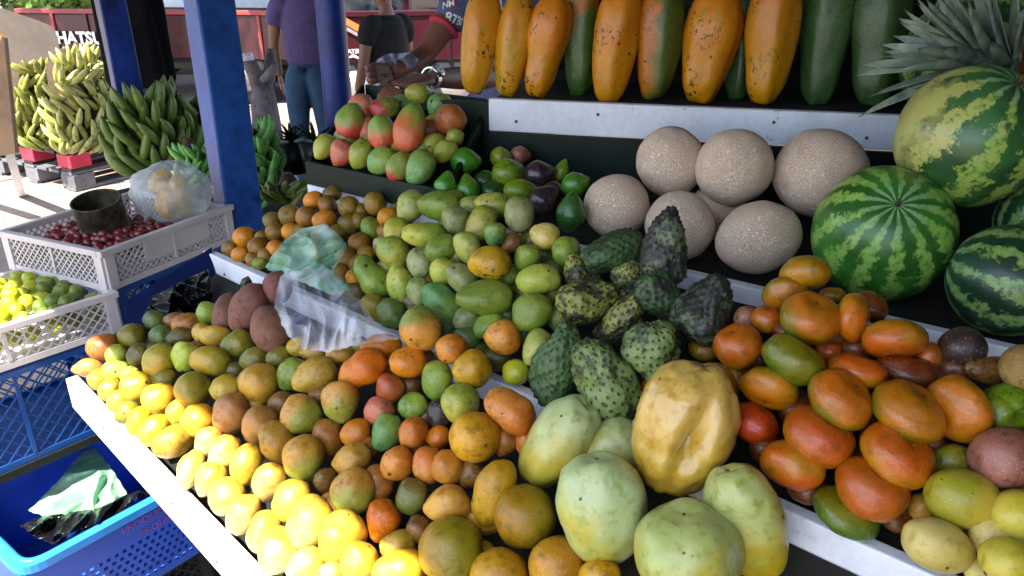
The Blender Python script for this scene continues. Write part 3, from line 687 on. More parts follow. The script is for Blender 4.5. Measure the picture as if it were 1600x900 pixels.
# bright blue basket on the ground-side stack, with perforated walls
bz = .46; BP = atz(40, 888, bz); bq = atz(262, 768, bz); bu = (bq - BP); bu.z = 0; bu.normalize(); bv = Vector((-bu.y, bu.x, 0)); BW, BD, BH = .46, .38, .22
bas = empty('blue_basket', BP - ZV * BH); tag(bas, 'bright blue plastic basket with perforated side, half under the front board', 'basket')
def perforated(o, u, v, W, Hh, nrm, cols, rows, y0, y1):
    mb = MB(); xs = [0]; cw = W / cols; hw = .010
    # wall built as a grid of strips so the oblong holes are real openings
    rh = (y1 - y0) / rows
    def rect(x0, x1, a, b): 
        if x1 - x0 > 1e-4 and b - a > 1e-4: mb.box(o + u * (x0 + x1) / 2 + v * (a + b) / 2, u * (x1 - x0) / 2, v * (b - a) / 2, nrm * .002)
    rect(0, W, 0, y0); rect(0, W, y1, Hh)
    for r in range(rows):
        a = y0 + r * rh; rect(0, W, a, a + rh * .42); off = (r % 2) * cw * .5; last = 0
        for c in range(cols):
            xc = (c + .3) * cw + off
            if xc + hw / 2 > W - .02: continue
            if xc - hw / 2 < .05: continue
            rect(last, xc - hw / 2, a + rh * .42, a + rh); last = xc + hw / 2
        rect(last, W, a + rh * .42, a + rh)
    return mb
perfs = []
part(perforated(BP - ZV * BH, bu, ZV, BW, BH, bv, 24, 7, .012, BH * .60), 'front_panel', CRATEB, bas)
mb = MB(); mb.box(BP - ZV * BH / 2 + bv * BD + bu * BW / 2, bu * BW / 2, bv * .002, ZV * BH / 2); part(mb, 'back_panel', CRATEB, bas)
mb = MB(); mb.box(BP - ZV * BH / 2 + bv * BD / 2, bv * (BD / 2 - .003), bu * .002, ZV * BH / 2); part(mb, 'end_panel', CRATEB, bas)
mb = MB(); mb.box(BP - ZV * BH / 2 + bv * BD / 2 + bu * BW, bv * (BD / 2 - .003), bu * .002, ZV * BH / 2); part(mb, 'end_panel', CRATEB, bas)
mb = MB(); mb.box(BP - ZV * (BH - .004) + bv * BD / 2 + bu * BW / 2, bv * BD / 2, bu * BW / 2, ZV * .003); part(mb, 'bottom', CRATEB, bas)
mb = MB(); cs = [BP, BP + bu * BW, BP + bu * BW + bv * BD, BP + bv * BD]; loop = []
for i, c in enumerate(cs):
    pr = cs[i - 1]; nx = cs[(i + 1) % 4]; a = c + (pr - c).normalized() * .05; b_ = c + (nx - c).normalized() * .05
    for k in range(7): s = k / 6; loop.append(a * (1 - s) ** 2 + c * 2 * s * (1 - s) + b_ * s * s)
loop.append(loop[0]); mb.tube(loop, .010, 10, False); 
cen = sum(cs, Vector()) / 4
mb2 = MB(); inner = [p + (cen - p).normalized() * .004 for p in loop]; outer = [p - (cen - p).normalized() * .022 for p in loop]
k = len(loop); mb.add([p + ZV * .008 for p in inner] + [p + ZV * .006 for p in outer] + [p - ZV * .014 for p in outer], [(i, i + 1, k + i + 1, k + i) for i in range(k - 1)] + [(k + i, k + i + 1, 2 * k + i + 1, 2 * k + i) for i in range(k - 1)])
part(mb, 'rim', CRATEL, bas)
def text(s, size, loc, xdir, ydir, mat, parent, name='lettering', ext=.0006, bold=0, align='LEFT'):
    cu = bpy.data.curves.new('t', 'FONT'); cu.body = s; cu.size = size; cu.extrude = ext; cu.offset = bold; cu.align_x = align; cu.resolution_u = 3
    ob_ = bpy.data.objects.new('t', cu); COL.objects.link(ob_); bpy.context.view_layer.update()
    me = bpy.data.meshes.new_from_object(ob_.evaluated_get(bpy.context.evaluated_depsgraph_get())); bpy.data.objects.remove(ob_); bpy.data.curves.remove(cu)
    x = xdir.normalized(); y = (ydir - x * ydir.dot(x)).normalized(); zn = x.cross(y); me.transform(Matrix.Translation(loc) @ Matrix((x, y, zn)).transposed().to_4x4()); me.materials.clear(); me.name = name
    o = link(name, me, mat); o.parent = parent; o.matrix_parent_inverse = Matrix.Translation(-parent.location); return o
PINKT = plain('faded_pink_print', H('8c4cb0', 1), .5)
text('PRODUCCION', .026, BP - ZV * .045 + bu * .20 - bv * .0035, bu, ZV, PINKT, bas)
text('PROHIBIDA SU VENTA', .024, BP - ZV * .078 + bu * .24 - bv * .0035, bu, ZV, PINKT, bas)
# the basket stands on an upturned grey crate
crate('black_crate', BP - ZV * BH + bu * .04 + bv * .02 - ZV * .237, bu, bv, BW - .10, BD - .04, .234, BLACKP, 'black lattice crate under the bright blue basket', pitch=.034)
# ============================================================ FRUIT
def pile(P, group, rows):
    for r in rows:
        key, kind, px, py, a, b, ang = r[:7]; rz = r[7] if len(r) > 7 else 0; lab = r[8] if len(r) > 8 else None
        kw = r[9] if len(r) > 9 else {}
        fruit(key, kind, px, py, a, b, ang, pl(P, px, py, rz), group, label=lab, **kw)
m_ = 'mango'; k_ = 'kidney'; o_ = 'orange'
G1_ = 'mangoes heaped behind the front board'
front = [
 ('rust', m_, 160.5, 542, 50, 40, 5, .02, 'rusty orange mango at the far left corner of the heap beside the lime crate'),
 ('pinktan', m_, 139.6, 576, 48, 33, -5, 0, 'pinkish tan mango at the left tip of the front board'),
 ('lime', m_, 182, 556, 38, 32, 80, .0), ('lime', m_, 181, 580, 42, 34, 0), ('yellow', m_, 154, 594, 34, 30, 80), ('tan', m_, 172, 609, 38, 34, 60),
 ('olive', m_, 206, 526, 46, 40, 10), ('dkolive', m_, 218, 556, 42, 36, 30), ('oliveyel', m_, 249, 564, 58, 50, 70, .01), ('dkgreen', m_, 251, 524, 42, 32, 0),
 ('rust', m_, 292, 507, 50, 34, 5), ('dkolive', m_, 282, 528, 44, 32, 10), ('green', m_, 325, 490, 38, 34, 70), ('yellow', m_, 351, 473, 24, 20, 0, 0, 'small yellow mango peeping above the brown mamey sapotes'),
 ('tan', m_, 315, 521, 34, 28, 80), ('yellow', m_, 335, 525, 50, 35, 0), ('olive', m_, 370, 537, 52, 46, 20), ('lime', m_, 290, 558, 48, 46, 90), ('oliveyel', m_, 328, 565, 68, 50, -5, .015),
 ('yellow', m_, 213, 606, 54, 48, 60), ('lime', m_, 203, 589, 36, 28, 70), ('yellow', m_, 185, 627, 38, 34, 40), ('olive', m_, 199, 645, 40, 34, 30), ('bright', m_, 247, 624, 54, 50, 60, .005),
 ('oliveyel', m_, 299, 611, 58, 54, 30, .01), ('yellow', m_, 353, 606, 50, 45, 20), ('yellow', m_, 276, 645, 42, 32, 80), ('bright', m_, 218, 659, 48, 40, 60), ('bright', m_, 243, 673, 54, 44, 45),
 ('tan', m_, 270, 690, 66, 52, 25), ('bright', m_, 310, 657, 58, 50, 30, .005), ('pinktan', m_, 361, 647, 70, 56, 60, .01), ('tan', m_, 404, 600, 68, 60, 80, .01), ('olive', m_, 398, 563, 50, 40, 10),
 ('dkolive', m_, 369, 578, 30, 26, 0), ('pinktan', m_, 407, 665, 64, 60, 60, .005), ('cream', m_, 325, 690, 50, 40, 65, .005), ('cream', m_, 297, 733, 64, 38, 75), ('cream', m_, 350, 711, 66, 44, 62),
 ('cream', m_, 328, 750, 62, 46, 55), ('yellow', m_, 385, 728, 68, 48, 75, .005), ('cream', m_, 353, 776, 60, 56, 60), ('cream', m_, 421, 754, 68, 52, 65, .005), ('cream', m_, 379, 804, 66, 50, 62),
 ('cream', m_, 414, 831, 66, 54, 75), ('yellow', m_, 456, 782, 70, 56, 62, .01), ('cream', m_, 486, 816, 86, 70, 65, .01), ('cream', m_, 436, 862, 76, 66, 60), ('cream', m_, 480, 886, 70, 60, 20),
 ('tan', m_, 435, 691, 72, 54, 110, .01), ('tangreen', m_, 476, 715, 74, 66, 100, .015), ('tangreen', m_, 472, 649, 66, 60, 160, .015), ('green', m_, 455, 585, 58, 48, 60, .01), ('tan', m_, 491, 587, 72, 54, 25, .015),
 ('brown', m_, 509, 752, 44, 36, 100, .0), ('yellow', m_, 465, 542, 36, 32, 0), ('tan', m_, 491, 552, 46, 30, 0), ('tan', m_, 534, 553, 52, 34, 0), ('olive', m_, 562, 539, 28, 26, 0),
 ('orange', k_, 566, 578, 84, 56, 30, .025, 'long smooth orange mango with a waist, left of its round orange neighbour', dict(tilt=.1, roll=.5)), ('orange', m_, 596, 543, 66, 42, 5, .01), ('orange', m_, 637, 565, 60, 54, 10, .025, 'round smooth orange mango right of the long waisted one'),
 ('peachgreen', m_, 657, 513, 74, 62, -75, .06, 'large peach mango with a green top resting on the white step board', dict(roll=.2, tilt=.1)), ('peach', m_, 705, 545, 50, 44, 20, .05), ('golden', m_, 737, 578, 62, 58, 20, .04),
 ('green', m_, 684, 595, 64, 50, 80, .02), ('redyel', m_, 609, 608, 50, 44, 70, .01), ('green', m_, 646, 634, 48, 42, 10, .01), ('pinkred', m_, 592, 643, 50, 48, 40), ('tangreen', m_, 532, 628, 68, 57, 100, .015),
 ('orange', m_, 556, 678, 50, 42, 10), ('rust', m_, 514, 684, 60, 46, 100, -.015), ('teal', m_, 604, 676, 62, 48, 70, .015), ('peach', m_, 645, 678, 56, 46, 85, .015), ('tan', m_, 550, 717, 64, 50, 30, .005),
 ('peach', m_, 621, 725, 58, 52, 30, .01), ('peach', m_, 668, 728, 62, 48, 100, .01), ('peach', m_, 699, 730, 56, 50, 120, .015), ('darkpurple', m_, 686, 648, 48, 38, 80, .005), ('orange', m_, 684, 683, 40, 36, 0, -.01),
 ('yelgreen', m_, 721, 632, 70, 58, 100, .03), ('golden', o_, 742, 683, 84, 80, 0, .035, 'big round golden fruit with a black scab, resting over a pale mango'), ('peach', k_, 798, 643, 96, 62, -38, .04, 'long salmon mango pointing down towards the pale granadillas', dict(tilt=0, roll=.6)),
 ('rust', m_, 790, 690, 50, 44, 60), ('peach', m_, 819, 690, 40, 28, 80), ('tangreen', m_, 552, 768, 74, 68, 95, .02), ('rust', m_, 592, 755, 60, 48, 110, -.005), ('striped', m_, 643, 777, 58, 50, 70, .01, 'small dark green mango covered in radiating black streaks'),
 ('tan', m_, 698, 789, 78, 62, 10, .015), ('brown', m_, 735, 741, 46, 42, 60, -.01), ('orange', m_, 598, 814, 66, 56, 80, .005), ('brown', m_, 654, 828, 44, 40, 70), ('golden', k_, 771, 771, 116, 64, 72, .02, 'long peach yellow mango standing upright with one dark round hole', dict(tilt=.1, roll=.3)),
 ('maracuya', o_, 820, 806, 100, 98, 20, .01, 'big round olive green fruit touching the long upright mango'), ('maracuya', o_, 705, 860, 106, 102, 10, .02, 'largest speckled olive gold round fruit at the bottom edge'),
 ('golden', o_, 780, 903, 98, 90, 0, .0), ('golden', o_, 871, 884, 94, 90, 0, .0), ('golden', m_, 936, 900, 70, 50, 10), ('tan', m_, 621, 853, 58, 46, 10, .005), ('bright', m_, 622, 893, 86, 64, 5, .01),
 ('yellow', m_, 534, 843, 94, 70, 72, .01), ('yellow', m_, 561, 880, 66, 60, 60, .01), ('cream', m_, 518, 898, 46, 40, 10), ('tan', m_, 752, 868, 50, 44, 0, -.02), ('tan', m_, 755, 812, 60, 50, 0, -.02), ('rust', m_, 660, 560, 40, 34, 0, -.01),
 ('brown', m_, 605, 575, 44, 36, 0, -.02), ('brown', m_, 505, 620, 46, 40, 0, -.01), ('brown', m_, 440, 632, 44, 40, 0, -.01), ('rust', m_, 575, 700, 36, 36, 0, -.02), ('brown', m_, 640, 605, 40, 36, 0, -.02), ('brown', m_, 700, 620, 40, 50, 0, -.02),
 ('olive', m_, 435, 560, 40, 34, 20), ('olive', m_, 255, 592, 44, 30, 0, -.01), ('oliveyel', m_, 395, 630, 40, 30, 0, -.01), ('tan', m_, 650, 700, 40, 36, 0, -.02), ('brown', m_, 665, 655, 40, 40, 0, -.02), ('tan', m_, 520, 790, 50, 44, 0, -.01),
 ('dkolive', m_, 240, 548, 36, 30, 0, -.01), ('dkgreen', m_, 240, 500, 40, 30, 0, .0), ('brown', m_, 275, 500, 40, 26, 0, -.01), ('brown', m_, 305, 545, 30, 24, 0, -.01),
]
pile(P1, G1_, front)
mam = 'brown mamey sapotes beside the plastic bag'
pile(P1, mam, [('mamey', 'mamey', 353, 490, 66, 42, 80, .0, 'smallest brown mamey sapote, leftmost of the four and half hidden'), ('mamey', 'mamey', 389, 482, 86, 58, 62, .025, 'brown mamey sapote leaning at a slant with one dark dot'),
 ('mamey', 'mamey', 423, 514, 76, 62, 115, .03, 'lowest brown mamey sapote, touching the clear plastic bag'), ('mamey', 'mamey', 433, 450, 56, 46, 80, .03, 'topmost pinkish brown mamey sapote, partly under the clear bag')])
gb = 'giant granadillas at the front of the heap'
pile(P1, gb, [
 ('badea', 'badea', 873, 692, 166, 98, 55, .02, 'pale green giant granadilla leaning left with two black specks', dict(tilt=.15, roll=.3)),
 ('badea', 'badea', 957, 700, 110, 92, 30, -.01, 'pale green giant granadilla half hidden behind the wrinkled amber one', dict(tilt=.1)),
 ('badea', 'badea', 941, 794, 184, 140, 97, .04, 'large pale green giant granadilla in the middle with a puckered top', dict(tilt=.25, roll=.2)),
 ('badeao', 'badead', 1070, 668, 226, 154, 74, .06, 'wrinkled amber giant granadilla with a deep dent in its side', dict(tilt=.15, roll=0.0)),
 ('badeay', 'badea', 1075, 876, 186, 166, 98, .04, 'yellowish green giant granadilla cut by the bottom edge of the picture', dict(tilt=.3, roll=.4)),
 ('badeay', 'badea', 1166, 812, 196, 116, 112, .02, 'yellowish green giant granadilla leaning against the right part of the step board', dict(tilt=.1, roll=1.2))])
pile(P2, 'mandarins heaped in front of the melons', [('tangol', 'tang', 1120, 600, 74, 66, 0, .0, 'dull orange mandarin half hidden behind the wrinkled amber granadilla'), ('tangol', 'tang', 1020, 617, 56, 50, 70, -.0, 'small olive orange mandarin between the spiky soursop and the amber granadilla'), ('tangol', 'tang', 1100, 545, 50, 34, 0, -.01)])

G2 = 'green mangoes piled in the middle'
mid = [
 ('palegreen', m_, 641, 323, 58, 44, 65, .05), ('green', m_, 687, 322, 72, 46, -8, .06), ('greygreen', m_, 712, 344, 46, 42, 100, .065), ('palegreen', m_, 733, 322, 40, 30, 0, .04), ('yelgreen', m_, 771, 320, 62, 38, -10, .05),
 ('greygreen', m_, 812, 336, 58, 48, 85, .075), ('yelgreen', m_, 751, 349, 66, 46, 62, .07), ('yelgreen', m_, 622, 364, 52, 42, 110, .05), ('yelgreen', m_, 662, 367, 74, 42, -6, .06), ('green', m_, 689, 389, 56, 46, 25, .06),
 ('teal', m_, 774, 367, 40, 33, 80, .09), ('brown', m_, 798, 380, 36, 32, 60, .06), ('passionc', m_, 850, 368, 48, 42, -25, .06, 'cream coloured mango on top of the green pile near the melons'), ('palegreen', m_, 731, 388, 58, 42, 110, .07),
 ('blackspot', m_, 765, 411, 70, 52, 0, .085, 'yellow mango with black scars on its top, in the middle of the green ones'), ('green', m_, 824, 402, 44, 40, 40, .06), ('green', m_, 885, 395, 52, 44, 110, .04), ('yelgreen', m_, 616, 397, 60, 46, 115, .04),
 ('greygreen', m_, 657, 411, 50, 42, 95, .05), ('lime', m_, 692, 426, 46, 40, 70, .055), ('greygreen', m_, 723, 436, 60, 44, -45, .055), ('lime', m_, 841, 437, 72, 48, 12, .055, 'glossy lime green mango lying flat beside the soursops'),
 ('green', k_, 582, 431, 76, 50, -48, .03, 'boomerang shaped green mango at the left end of the green pile', dict(tilt=0, roll=1.4)), ('lime', m_, 624, 445, 62, 40, 95, .035), ('greygreen', m_, 654, 455, 46, 36, 92, .035), ('green', m_, 758, 464, 92, 54, 2, .055, 'largest green mango lying flat below the black scarred yellow one'),
 ('teal', m_, 688, 471, 72, 48, -48, .035), ('green', m_, 829, 488, 66, 62, 50, .045), ('olive', m_, 584, 480, 46, 38, 110, .01), ('dkgreen', m_, 612, 490, 50, 42, 120, .015), ('greygreen', m_, 729, 498, 46, 38, 30, .02),
 ('dkgreen', m_, 730, 530, 50, 38, -35, .0), ('dkgreen', m_, 695, 512, 46, 40, 100, .0), ('green', m_, 764, 508, 58, 44, 40, .01), ('peach', m_, 786, 527, 60, 54, -10, .035, 'orange peach mango with dark pits, alone among the green ones beside the soursops'),
 ('dkolive', m_, 775, 560, 56, 40, 10, -.015), ('palegreen', m_, 873, 497, 44, 36, 80, .0), ('palegreen', m_, 839, 543, 64, 44, 65, .02), ('limey', 'passion', 806, 582, 46, 40, 0, -.005, 'small yellow lemon against the white step board', dict(noun='lemon')),
 ('olive', m_, 863, 458, 40, 36, 0, .01), ('dkolive', m_, 550, 456, 40, 30, 0, -.01), ('olive', m_, 700, 355, 40, 36, 0, .03), ('palegreen', m_, 606, 420, 30, 36, 90, .01), ('greygreen', m_, 600, 382, 24, 34, 90, .03),
 ('green', m_, 790, 430, 44, 40, 0, .03), ('dkgreen', m_, 790, 492, 40, 34, 0, .0), ('olive', m_, 715, 402, 40, 40, 0, .03), ('olive', m_, 745, 368, 40, 40, 0, .04), ('olive', m_, 830, 375, 40, 36, 0, .02), ('dkolive', m_, 640, 470, 40, 40, 0, .0), ('dkgreen', m_, 660, 490, 40, 36, 0, .0),
 ('dkolive', m_, 850, 400, 44, 40, 0, .0), ('olive', m_, 670, 440, 40, 36, 0, .01), ('dkolive', m_, 720, 470, 44, 34, 0, .0), ('green', m_, 705, 312, 40, 30, 0, .03), ('dkolive', m_, 815, 455, 50, 40, 0, .0), ('dkgreen', m_, 865, 420, 40, 40, 0, .0),
]
pile(P2, G2, mid)
for px, py in ((820, 520), (745, 550), (870, 540)): fruit('dkgreen', m_, px, py, 46, 40, 20, pl(P2, px, py, -.03), G2)
G3 = 'small oranges behind the green bag'
orr = [('citorange', 382, 371, 38, 34), ('citbrown', 404, 388, 34, 36), ('citorange', 375, 397, 30, 24), ('citolive', 359, 388, 28, 24), ('citorange', 430, 389, 30, 28), ('citgreen', 406, 411, 28, 20), ('citorange', 454, 362, 30, 28),
 ('citbrown', 430, 363, 32, 30), ('citolive', 425, 345, 30, 28), ('citolive', 453, 337, 36, 36, .01), ('citbrown', 479, 339, 36, 34, .015), ('citorange', 490, 313, 34, 28, .02), ('citbrown', 512, 321, 30, 32, .015), ('citorange', 506, 343, 40, 30, .02),
 ('citolive', 519, 303, 32, 26, .01), ('citolive', 545, 323, 36, 34, .02), ('citolive', 545, 350, 36, 34), ('citolive', 586, 318, 36, 38, .02), ('citorange', 606, 339, 36, 30, .015), ('citgreen', 580, 357, 32, 38), ('citbrown', 601, 362, 26, 28),
 ('citbrown', 562, 380, 38, 34), ('citolive', 595, 388, 26, 26), ('citolive', 528, 364, 32, 30), ('citbrown', 543, 405, 38, 40), ('citorange', 553, 436, 26, 32), ('citolive', 560, 412, 34, 30), ('citolive', 572, 398, 30, 30), ('citbrown', 395, 405, 24, 24),
 ('citolive', 525, 385, 30, 30), ('citgreen', 440, 410, 30, 24), ('citbrown', 415, 400, 26, 26), ('citolive', 470, 362, 28, 26), ('citbrown', 500, 365, 30, 28), ('citolive', 560, 345, 24, 26), ('citolive', 564, 330, 24, 26), ('citbrown', 410, 372, 24, 24), ('citbrown', 533, 425, 30, 30), ('citgreen', 620, 330, 26, 26), ('citolive', 470, 390, 30, 30), ('citbrown', 500, 395, 30, 30)]
for r in orr: fruit(r[0], 'orange', r[1], r[2], r[3], r[4], 20, pl(P2, r[1], r[2], r[5] if len(r) > 5 else 0), G3)

G4 = 'soursops between the green mangoes and the mandarins'
def sour(key, px, py, a, b, ang, rz, lab, **kw): fruit(key, 'soursop', px, py, a, b, ang, pl(P2, px, py, rz), G4, label=lab, **kw)
sour('sourk', 953, 397, 100, 58, 195, .05, 'smooth dark green soursop pointing left on top of the soursop heap', tilt=0)
sour('sourd', 1038, 388, 112, 70, 88, .09, 'upright blackened soursop standing in front of the melons', tilt=.1)
sour('soury', 907, 430, 66, 52, 120, .03, 'olive soursop half hidden behind the one with a brown patch', tilt=0)
sour('soury', 920, 470, 100, 66, 20, .06, 'yellow green soursop with a brown patch on top, lying across the heap', tilt=0)
sour('soury', 980, 430, 50, 42, 60, .03, 'small yellow olive soursop below the smooth dark one')
sour('sourd', 988, 462, 50, 44, 60, .03, 'dark purple brown soursop wedged in the middle of the heap')
sour('soury', 978, 497, 80, 52, 60, .04, 'yellow green soursop with a purple base in the middle of the heap')
sour('sourk', 1034, 464, 88, 60, -42, .05, 'dark green soursop slanting down to the right beside the black one')
sour('sourd', 1100, 484, 112, 78, 62, .05, 'black pointed soursop leaning against the white step board', tilt=0)
sour('sourp', 1020, 542, 94, 86, 60, .055, 'round pale green knobbly soursop with a short brown stalk', tilt=.5)
sour('sourg', 872, 567, 122, 70, 68, .04, 'green soursop with black tipped spikes, left of its paler twin', tilt=.1)
sour('sourp', 944, 592, 134, 92, -62 + 180, .05, 'large pale green spiky soursop above the pale granadillas', tilt=.2)
sour('sourd', 958, 520, 52, 50, 30, .0, 'small brown soursop behind the large spiky one')
sour('sourd', 1065, 520, 60, 50, 30, -.01, 'small dark soursop in the gap left of the mandarins')
# mandarins
G5 = 'mandarins heaped in front of the melons'
tg = 'tang'
tan_ = [('tangol', 1259, 427, 78, 56, 0, .09), ('tangol', 1228, 458, 70, 50, 0, .075), ('tangog', 1266, 497, 94, 74, -5, .09), ('tango', 1198, 499, 48, 44, 0, .05), ('pinkbrown', 1167, 497, 42, 38, 0, .03), ('tango', 1153, 541, 76, 70, 30, .06),
 ('tanggreen', 1240, 563, 100, 70, -32, .08), ('tango', 1333, 496, 80, 50, 82, .07), ('tangol', 1301, 462, 40, 28, 0, .05), ('tangdark', 1360, 479, 56, 46, -30, .03), ('tango', 1397, 530, 98, 62, -3, .07), ('tango', 1341, 580, 88, 52, -14, .06),
 ('tango', 1296, 549, 42, 38, 0, .02), ('tangdark', 1337, 544, 48, 42, 0, .02), ('tango', 1448, 556, 46, 44, 70, .03), ('tangdark', 1418, 577, 94, 54, -10, .03), ('tangog', 1202, 607, 90, 60, -27, .045), ('tangog', 1313, 624, 104, 82, -35, .075),
 ('tangred', 1178, 661, 76, 60, -25, .02), ('tangog', 1421, 643, 118, 80, -26, .065), ('tangog', 1497, 640, 108, 78, 108, .045), ('tango', 1280, 682, 110, 84, -25, .045), ('tango', 1239, 727, 100, 80, -20, .025), ('tango', 1402, 709, 116, 80, -27, .045),
 ('tango', 1361, 762, 112, 84, -12, .025), ('tanggreen', 1322, 800, 106, 58, -20, -.01), ('tangdark', 1245, 640, 60, 60, 0, .0), ('tangdark', 1370, 680, 60, 60, 0, .0), ('tangdark', 1330, 720, 60, 50, 0, -.01), ('tangdark', 1260, 760, 60, 50, 0, -.02),
 ('tangdark', 1450, 600, 70, 60, 0, .01), ('tangdark', 1290, 590, 60, 50, 0, .02), ('tangdark', 1185, 560, 50, 50, 0, .01), ('tangdark', 1195, 700, 50, 50, 0, -.01), ('tangdark', 1450, 690, 50, 50, 0, .0), ('tangdark', 1490, 575, 60, 50, 0, .01), ('tangol', 1150, 590, 44, 50, 70, .0), ('tangdark', 1300, 520, 50, 46, 0, .03), ('tangdark', 1230, 515, 50, 40, 0, .04)]
for r in tan_: fruit(r[0], tg if r[0] != 'pinkbrown' else 'orange', r[1], r[2], r[3], r[4], r[5], pl(P2, r[1], r[2], r[6]), G5, tilt=None)
fruit('tangdark', 'orange', 1400, 812, 44, 40, 0, pl(P2, 1400, 812, -.02), G5)
G6 = 'passion fruits at the lower right'
for r in [('passiong', 1504, 778, 114, 92, -12, .03), ('passionc', 1466, 852, 120, 82, -24, .02), ('passion', 1592, 806, 86, 82, 20, .03), ('passionc', 1552, 836, 76, 68, 20, .01), ('passion', 1574, 880, 84, 78, -10, .04), ('tan', 1440, 793, 48, 44, 60, -.02), ('olive', 1487, 720, 64, 54, 10, .0), ('passionc', 1530, 890, 50, 44, 0, -.01), ('brown', 1500, 830, 50, 44, 0, -.03), ('tan', 1590, 760, 50, 46, 0, -.01)]:
    fruit(r[0], 'passion', r[1], r[2], r[3], r[4], r[5], pl(P2, r[1], r[2], r[6]), G6)
fruit('pinkbrown', 'passion', 1570, 716, 106, 98, 0, pl(P2, 1570, 716, .04), 'odd fruits at the right edge', noun='guava', label='round pinkish brown fruit above the yellow passion fruits at the right edge')
fruit('darkpurple', 'passion', 1504, 543, 70, 66, 0, pl(P2, 1504, 543, .035), 'odd fruits at the right edge', noun='purple fruit', label='dark purple round fruit lying against the white board below the right watermelon')
fruit('brown', 'mango', 1548, 580, 96, 50, -8, pl(P2, 1548, 580, .02), 'odd fruits at the right edge', noun='root', label='olive brown long root beside the dark purple fruit')
fruit('nettan', 'melon', 1598, 574, 76, 66, 90, pl(P2, 1598, 574, .06), 'odd fruits at the right edge', noun='netted root', label='rough netted tan root cut by the right edge', stem=False)
fruit('avoy', 'badead', 1572, 640, 96, 76, 30, pl(P2, 1572, 640, .025), 'odd fruits at the right edge', noun='wrinkled fruit', label='wrinkled yellow green fruit above the pinkish brown one at the right edge')
# melons on the shelf
G7 = 'netted cantaloupe melons on the white fronted shelf'
for px, py, a, b, t, lab in [(963, 322, 106, 100, 1.50, 'leftmost netted cantaloupe melon on the shelf, beside the dark green avocados'), (1062, 353, 112, 108, 1.43, 'netted cantaloupe melon behind the upright black soursop'),
  (1185, 371, 138, 112, 1.36, 'broad netted cantaloupe melon in the front row touching the white board'), (1048, 253, 110, 110, 1.55, 'netted cantaloupe melon at the left end of the upper row'),
  (1146, 261, 124, 120, 1.48, 'netted cantaloupe melon in the middle of the upper row'), (1281, 271, 148, 140, 1.47, 'largest netted cantaloupe melon, beside the bright green watermelon'), (1120, 330, 90, 90, 1.56, 'shaded netted cantaloupe melon hidden behind the other melons')]:
    fruit('melon', 'melon', px, py, a, b, 20, t, G7, label=lab)
G8 = 'watermelons at the right end'
def wm(key, px, py, w, h, t, pole, lab, noun=None, roll=0):
    # pole: where the star of stripes shows in the view
    r = w / 2; dx = (pole[0] - px) / r; dy = (py - pole[1]) / r; dz = math.sqrt(max(.04, 1 - dx * dx - dy * dy))
    ax = CR * dx + CU * dy - CF * dz
    fruit(key, 'wmelon', px, py, (w + h) / 2, (w + h) / 2, 0, t, G8, axis=ax, roll=roll, label=lab)
wm('wm1', 1379, 366, 222, 196, 1.27, (1354, 326), 'bright green striped watermelon with a pale star, in the middle of the shelf')
wm('wm2', 1516, 214, 226, 206, 1.24, (1536, 148), 'striped watermelon with a yellow patch, resting above the others under the pineapple', roll=0)
wm('wm3', 1576, 438, 196, 150, 1.13, (1650, 480), 'dark striped watermelon lying low at the right edge')
wm('wm3', 1630, 345, 160, 110, 1.24, (1700, 300), 'striped watermelon mostly hidden behind the dark low one')
wm('wm3', 1535, 95, 240, 220, 1.52, (1440, 20), 'dark green watermelon behind the pineapple leaves')
wm('wm1', 1640, 20, 200, 200, 1.50, (1600, -60), 'watermelon in the upper right corner behind the pineapple')
# papayas standing on the top shelf
G9 = 'papayas standing in a row on the top shelf'
def D_t(px, py, back):
    p = D0 - od * back; d = ray(px, py); n = od; return (p - CO).dot(n) / d.dot(n)
def pap(key, bx, by, tx, ty, w, lab, back=.10, roll=None):
    t0 = D_t(bx, by, back); p = at(bx, by, t0); t1 = D_t(tx, ty, back + .035); q = at(tx, ty, t1)
    c = (p + q) / 2; ax = (q - p); L = ax.length; px, py = pix(c); tc = (c - CO).dot(CF)
    f = fruit(key, 'papaya', px, py, L / tc * F, w, 0, tc, G9, axis=ax, label=lab, roll=roll if roll is not None else random.uniform(-.5, .5))
pap('papayao', 740, 148, 761, -16, 66, 'orange papaya at the left end of the row, beside the vendor', .07)
pap('papayao', 792, 151, 814, -12, 64, 'second orange papaya from the left, with a swollen base', .07)
pap('papayao', 836, 153, 869, -6, 72, 'orange papaya leaning right, third from the left', .065)
pap('papayat', 905, 154, 912, -40, 62, 'dark green papaya with an orange blush near the top, fourth in the row', .12)
pap('papayao', 948, 158, 976, -20, 78, 'orange papaya with a black scribble like scar near its foot', .075)
pap('papayam', 1020, 160, 1040, -30, 76, 'half green half orange papaya in the middle of the row', .085, 0)
pap('papayao', 1090, 164, 1128, -24, 94, 'broad orange papaya with black flecks around its foot', .08)
pap('papayag', 1150, 160, 1160, -30, 60, 'dark green papaya squeezed between two orange ones', .15)
pap('papayao', 1190, 166, 1218, -36, 90, 'rightmost orange papaya with clusters of black specks', .08)
pap('papayag', 1275, 166, 1306, -60, 88, 'dark green papaya right of the last orange one', .13)
pap('papayag', 1362, 168, 1386, -60, 94, 'dark green papaya with white flecks nearest the pineapple', .10)
pap('papayat', 868, 110, 885, -28, 54, 'greenish orange papaya half hidden behind the leaning orange one', .17)
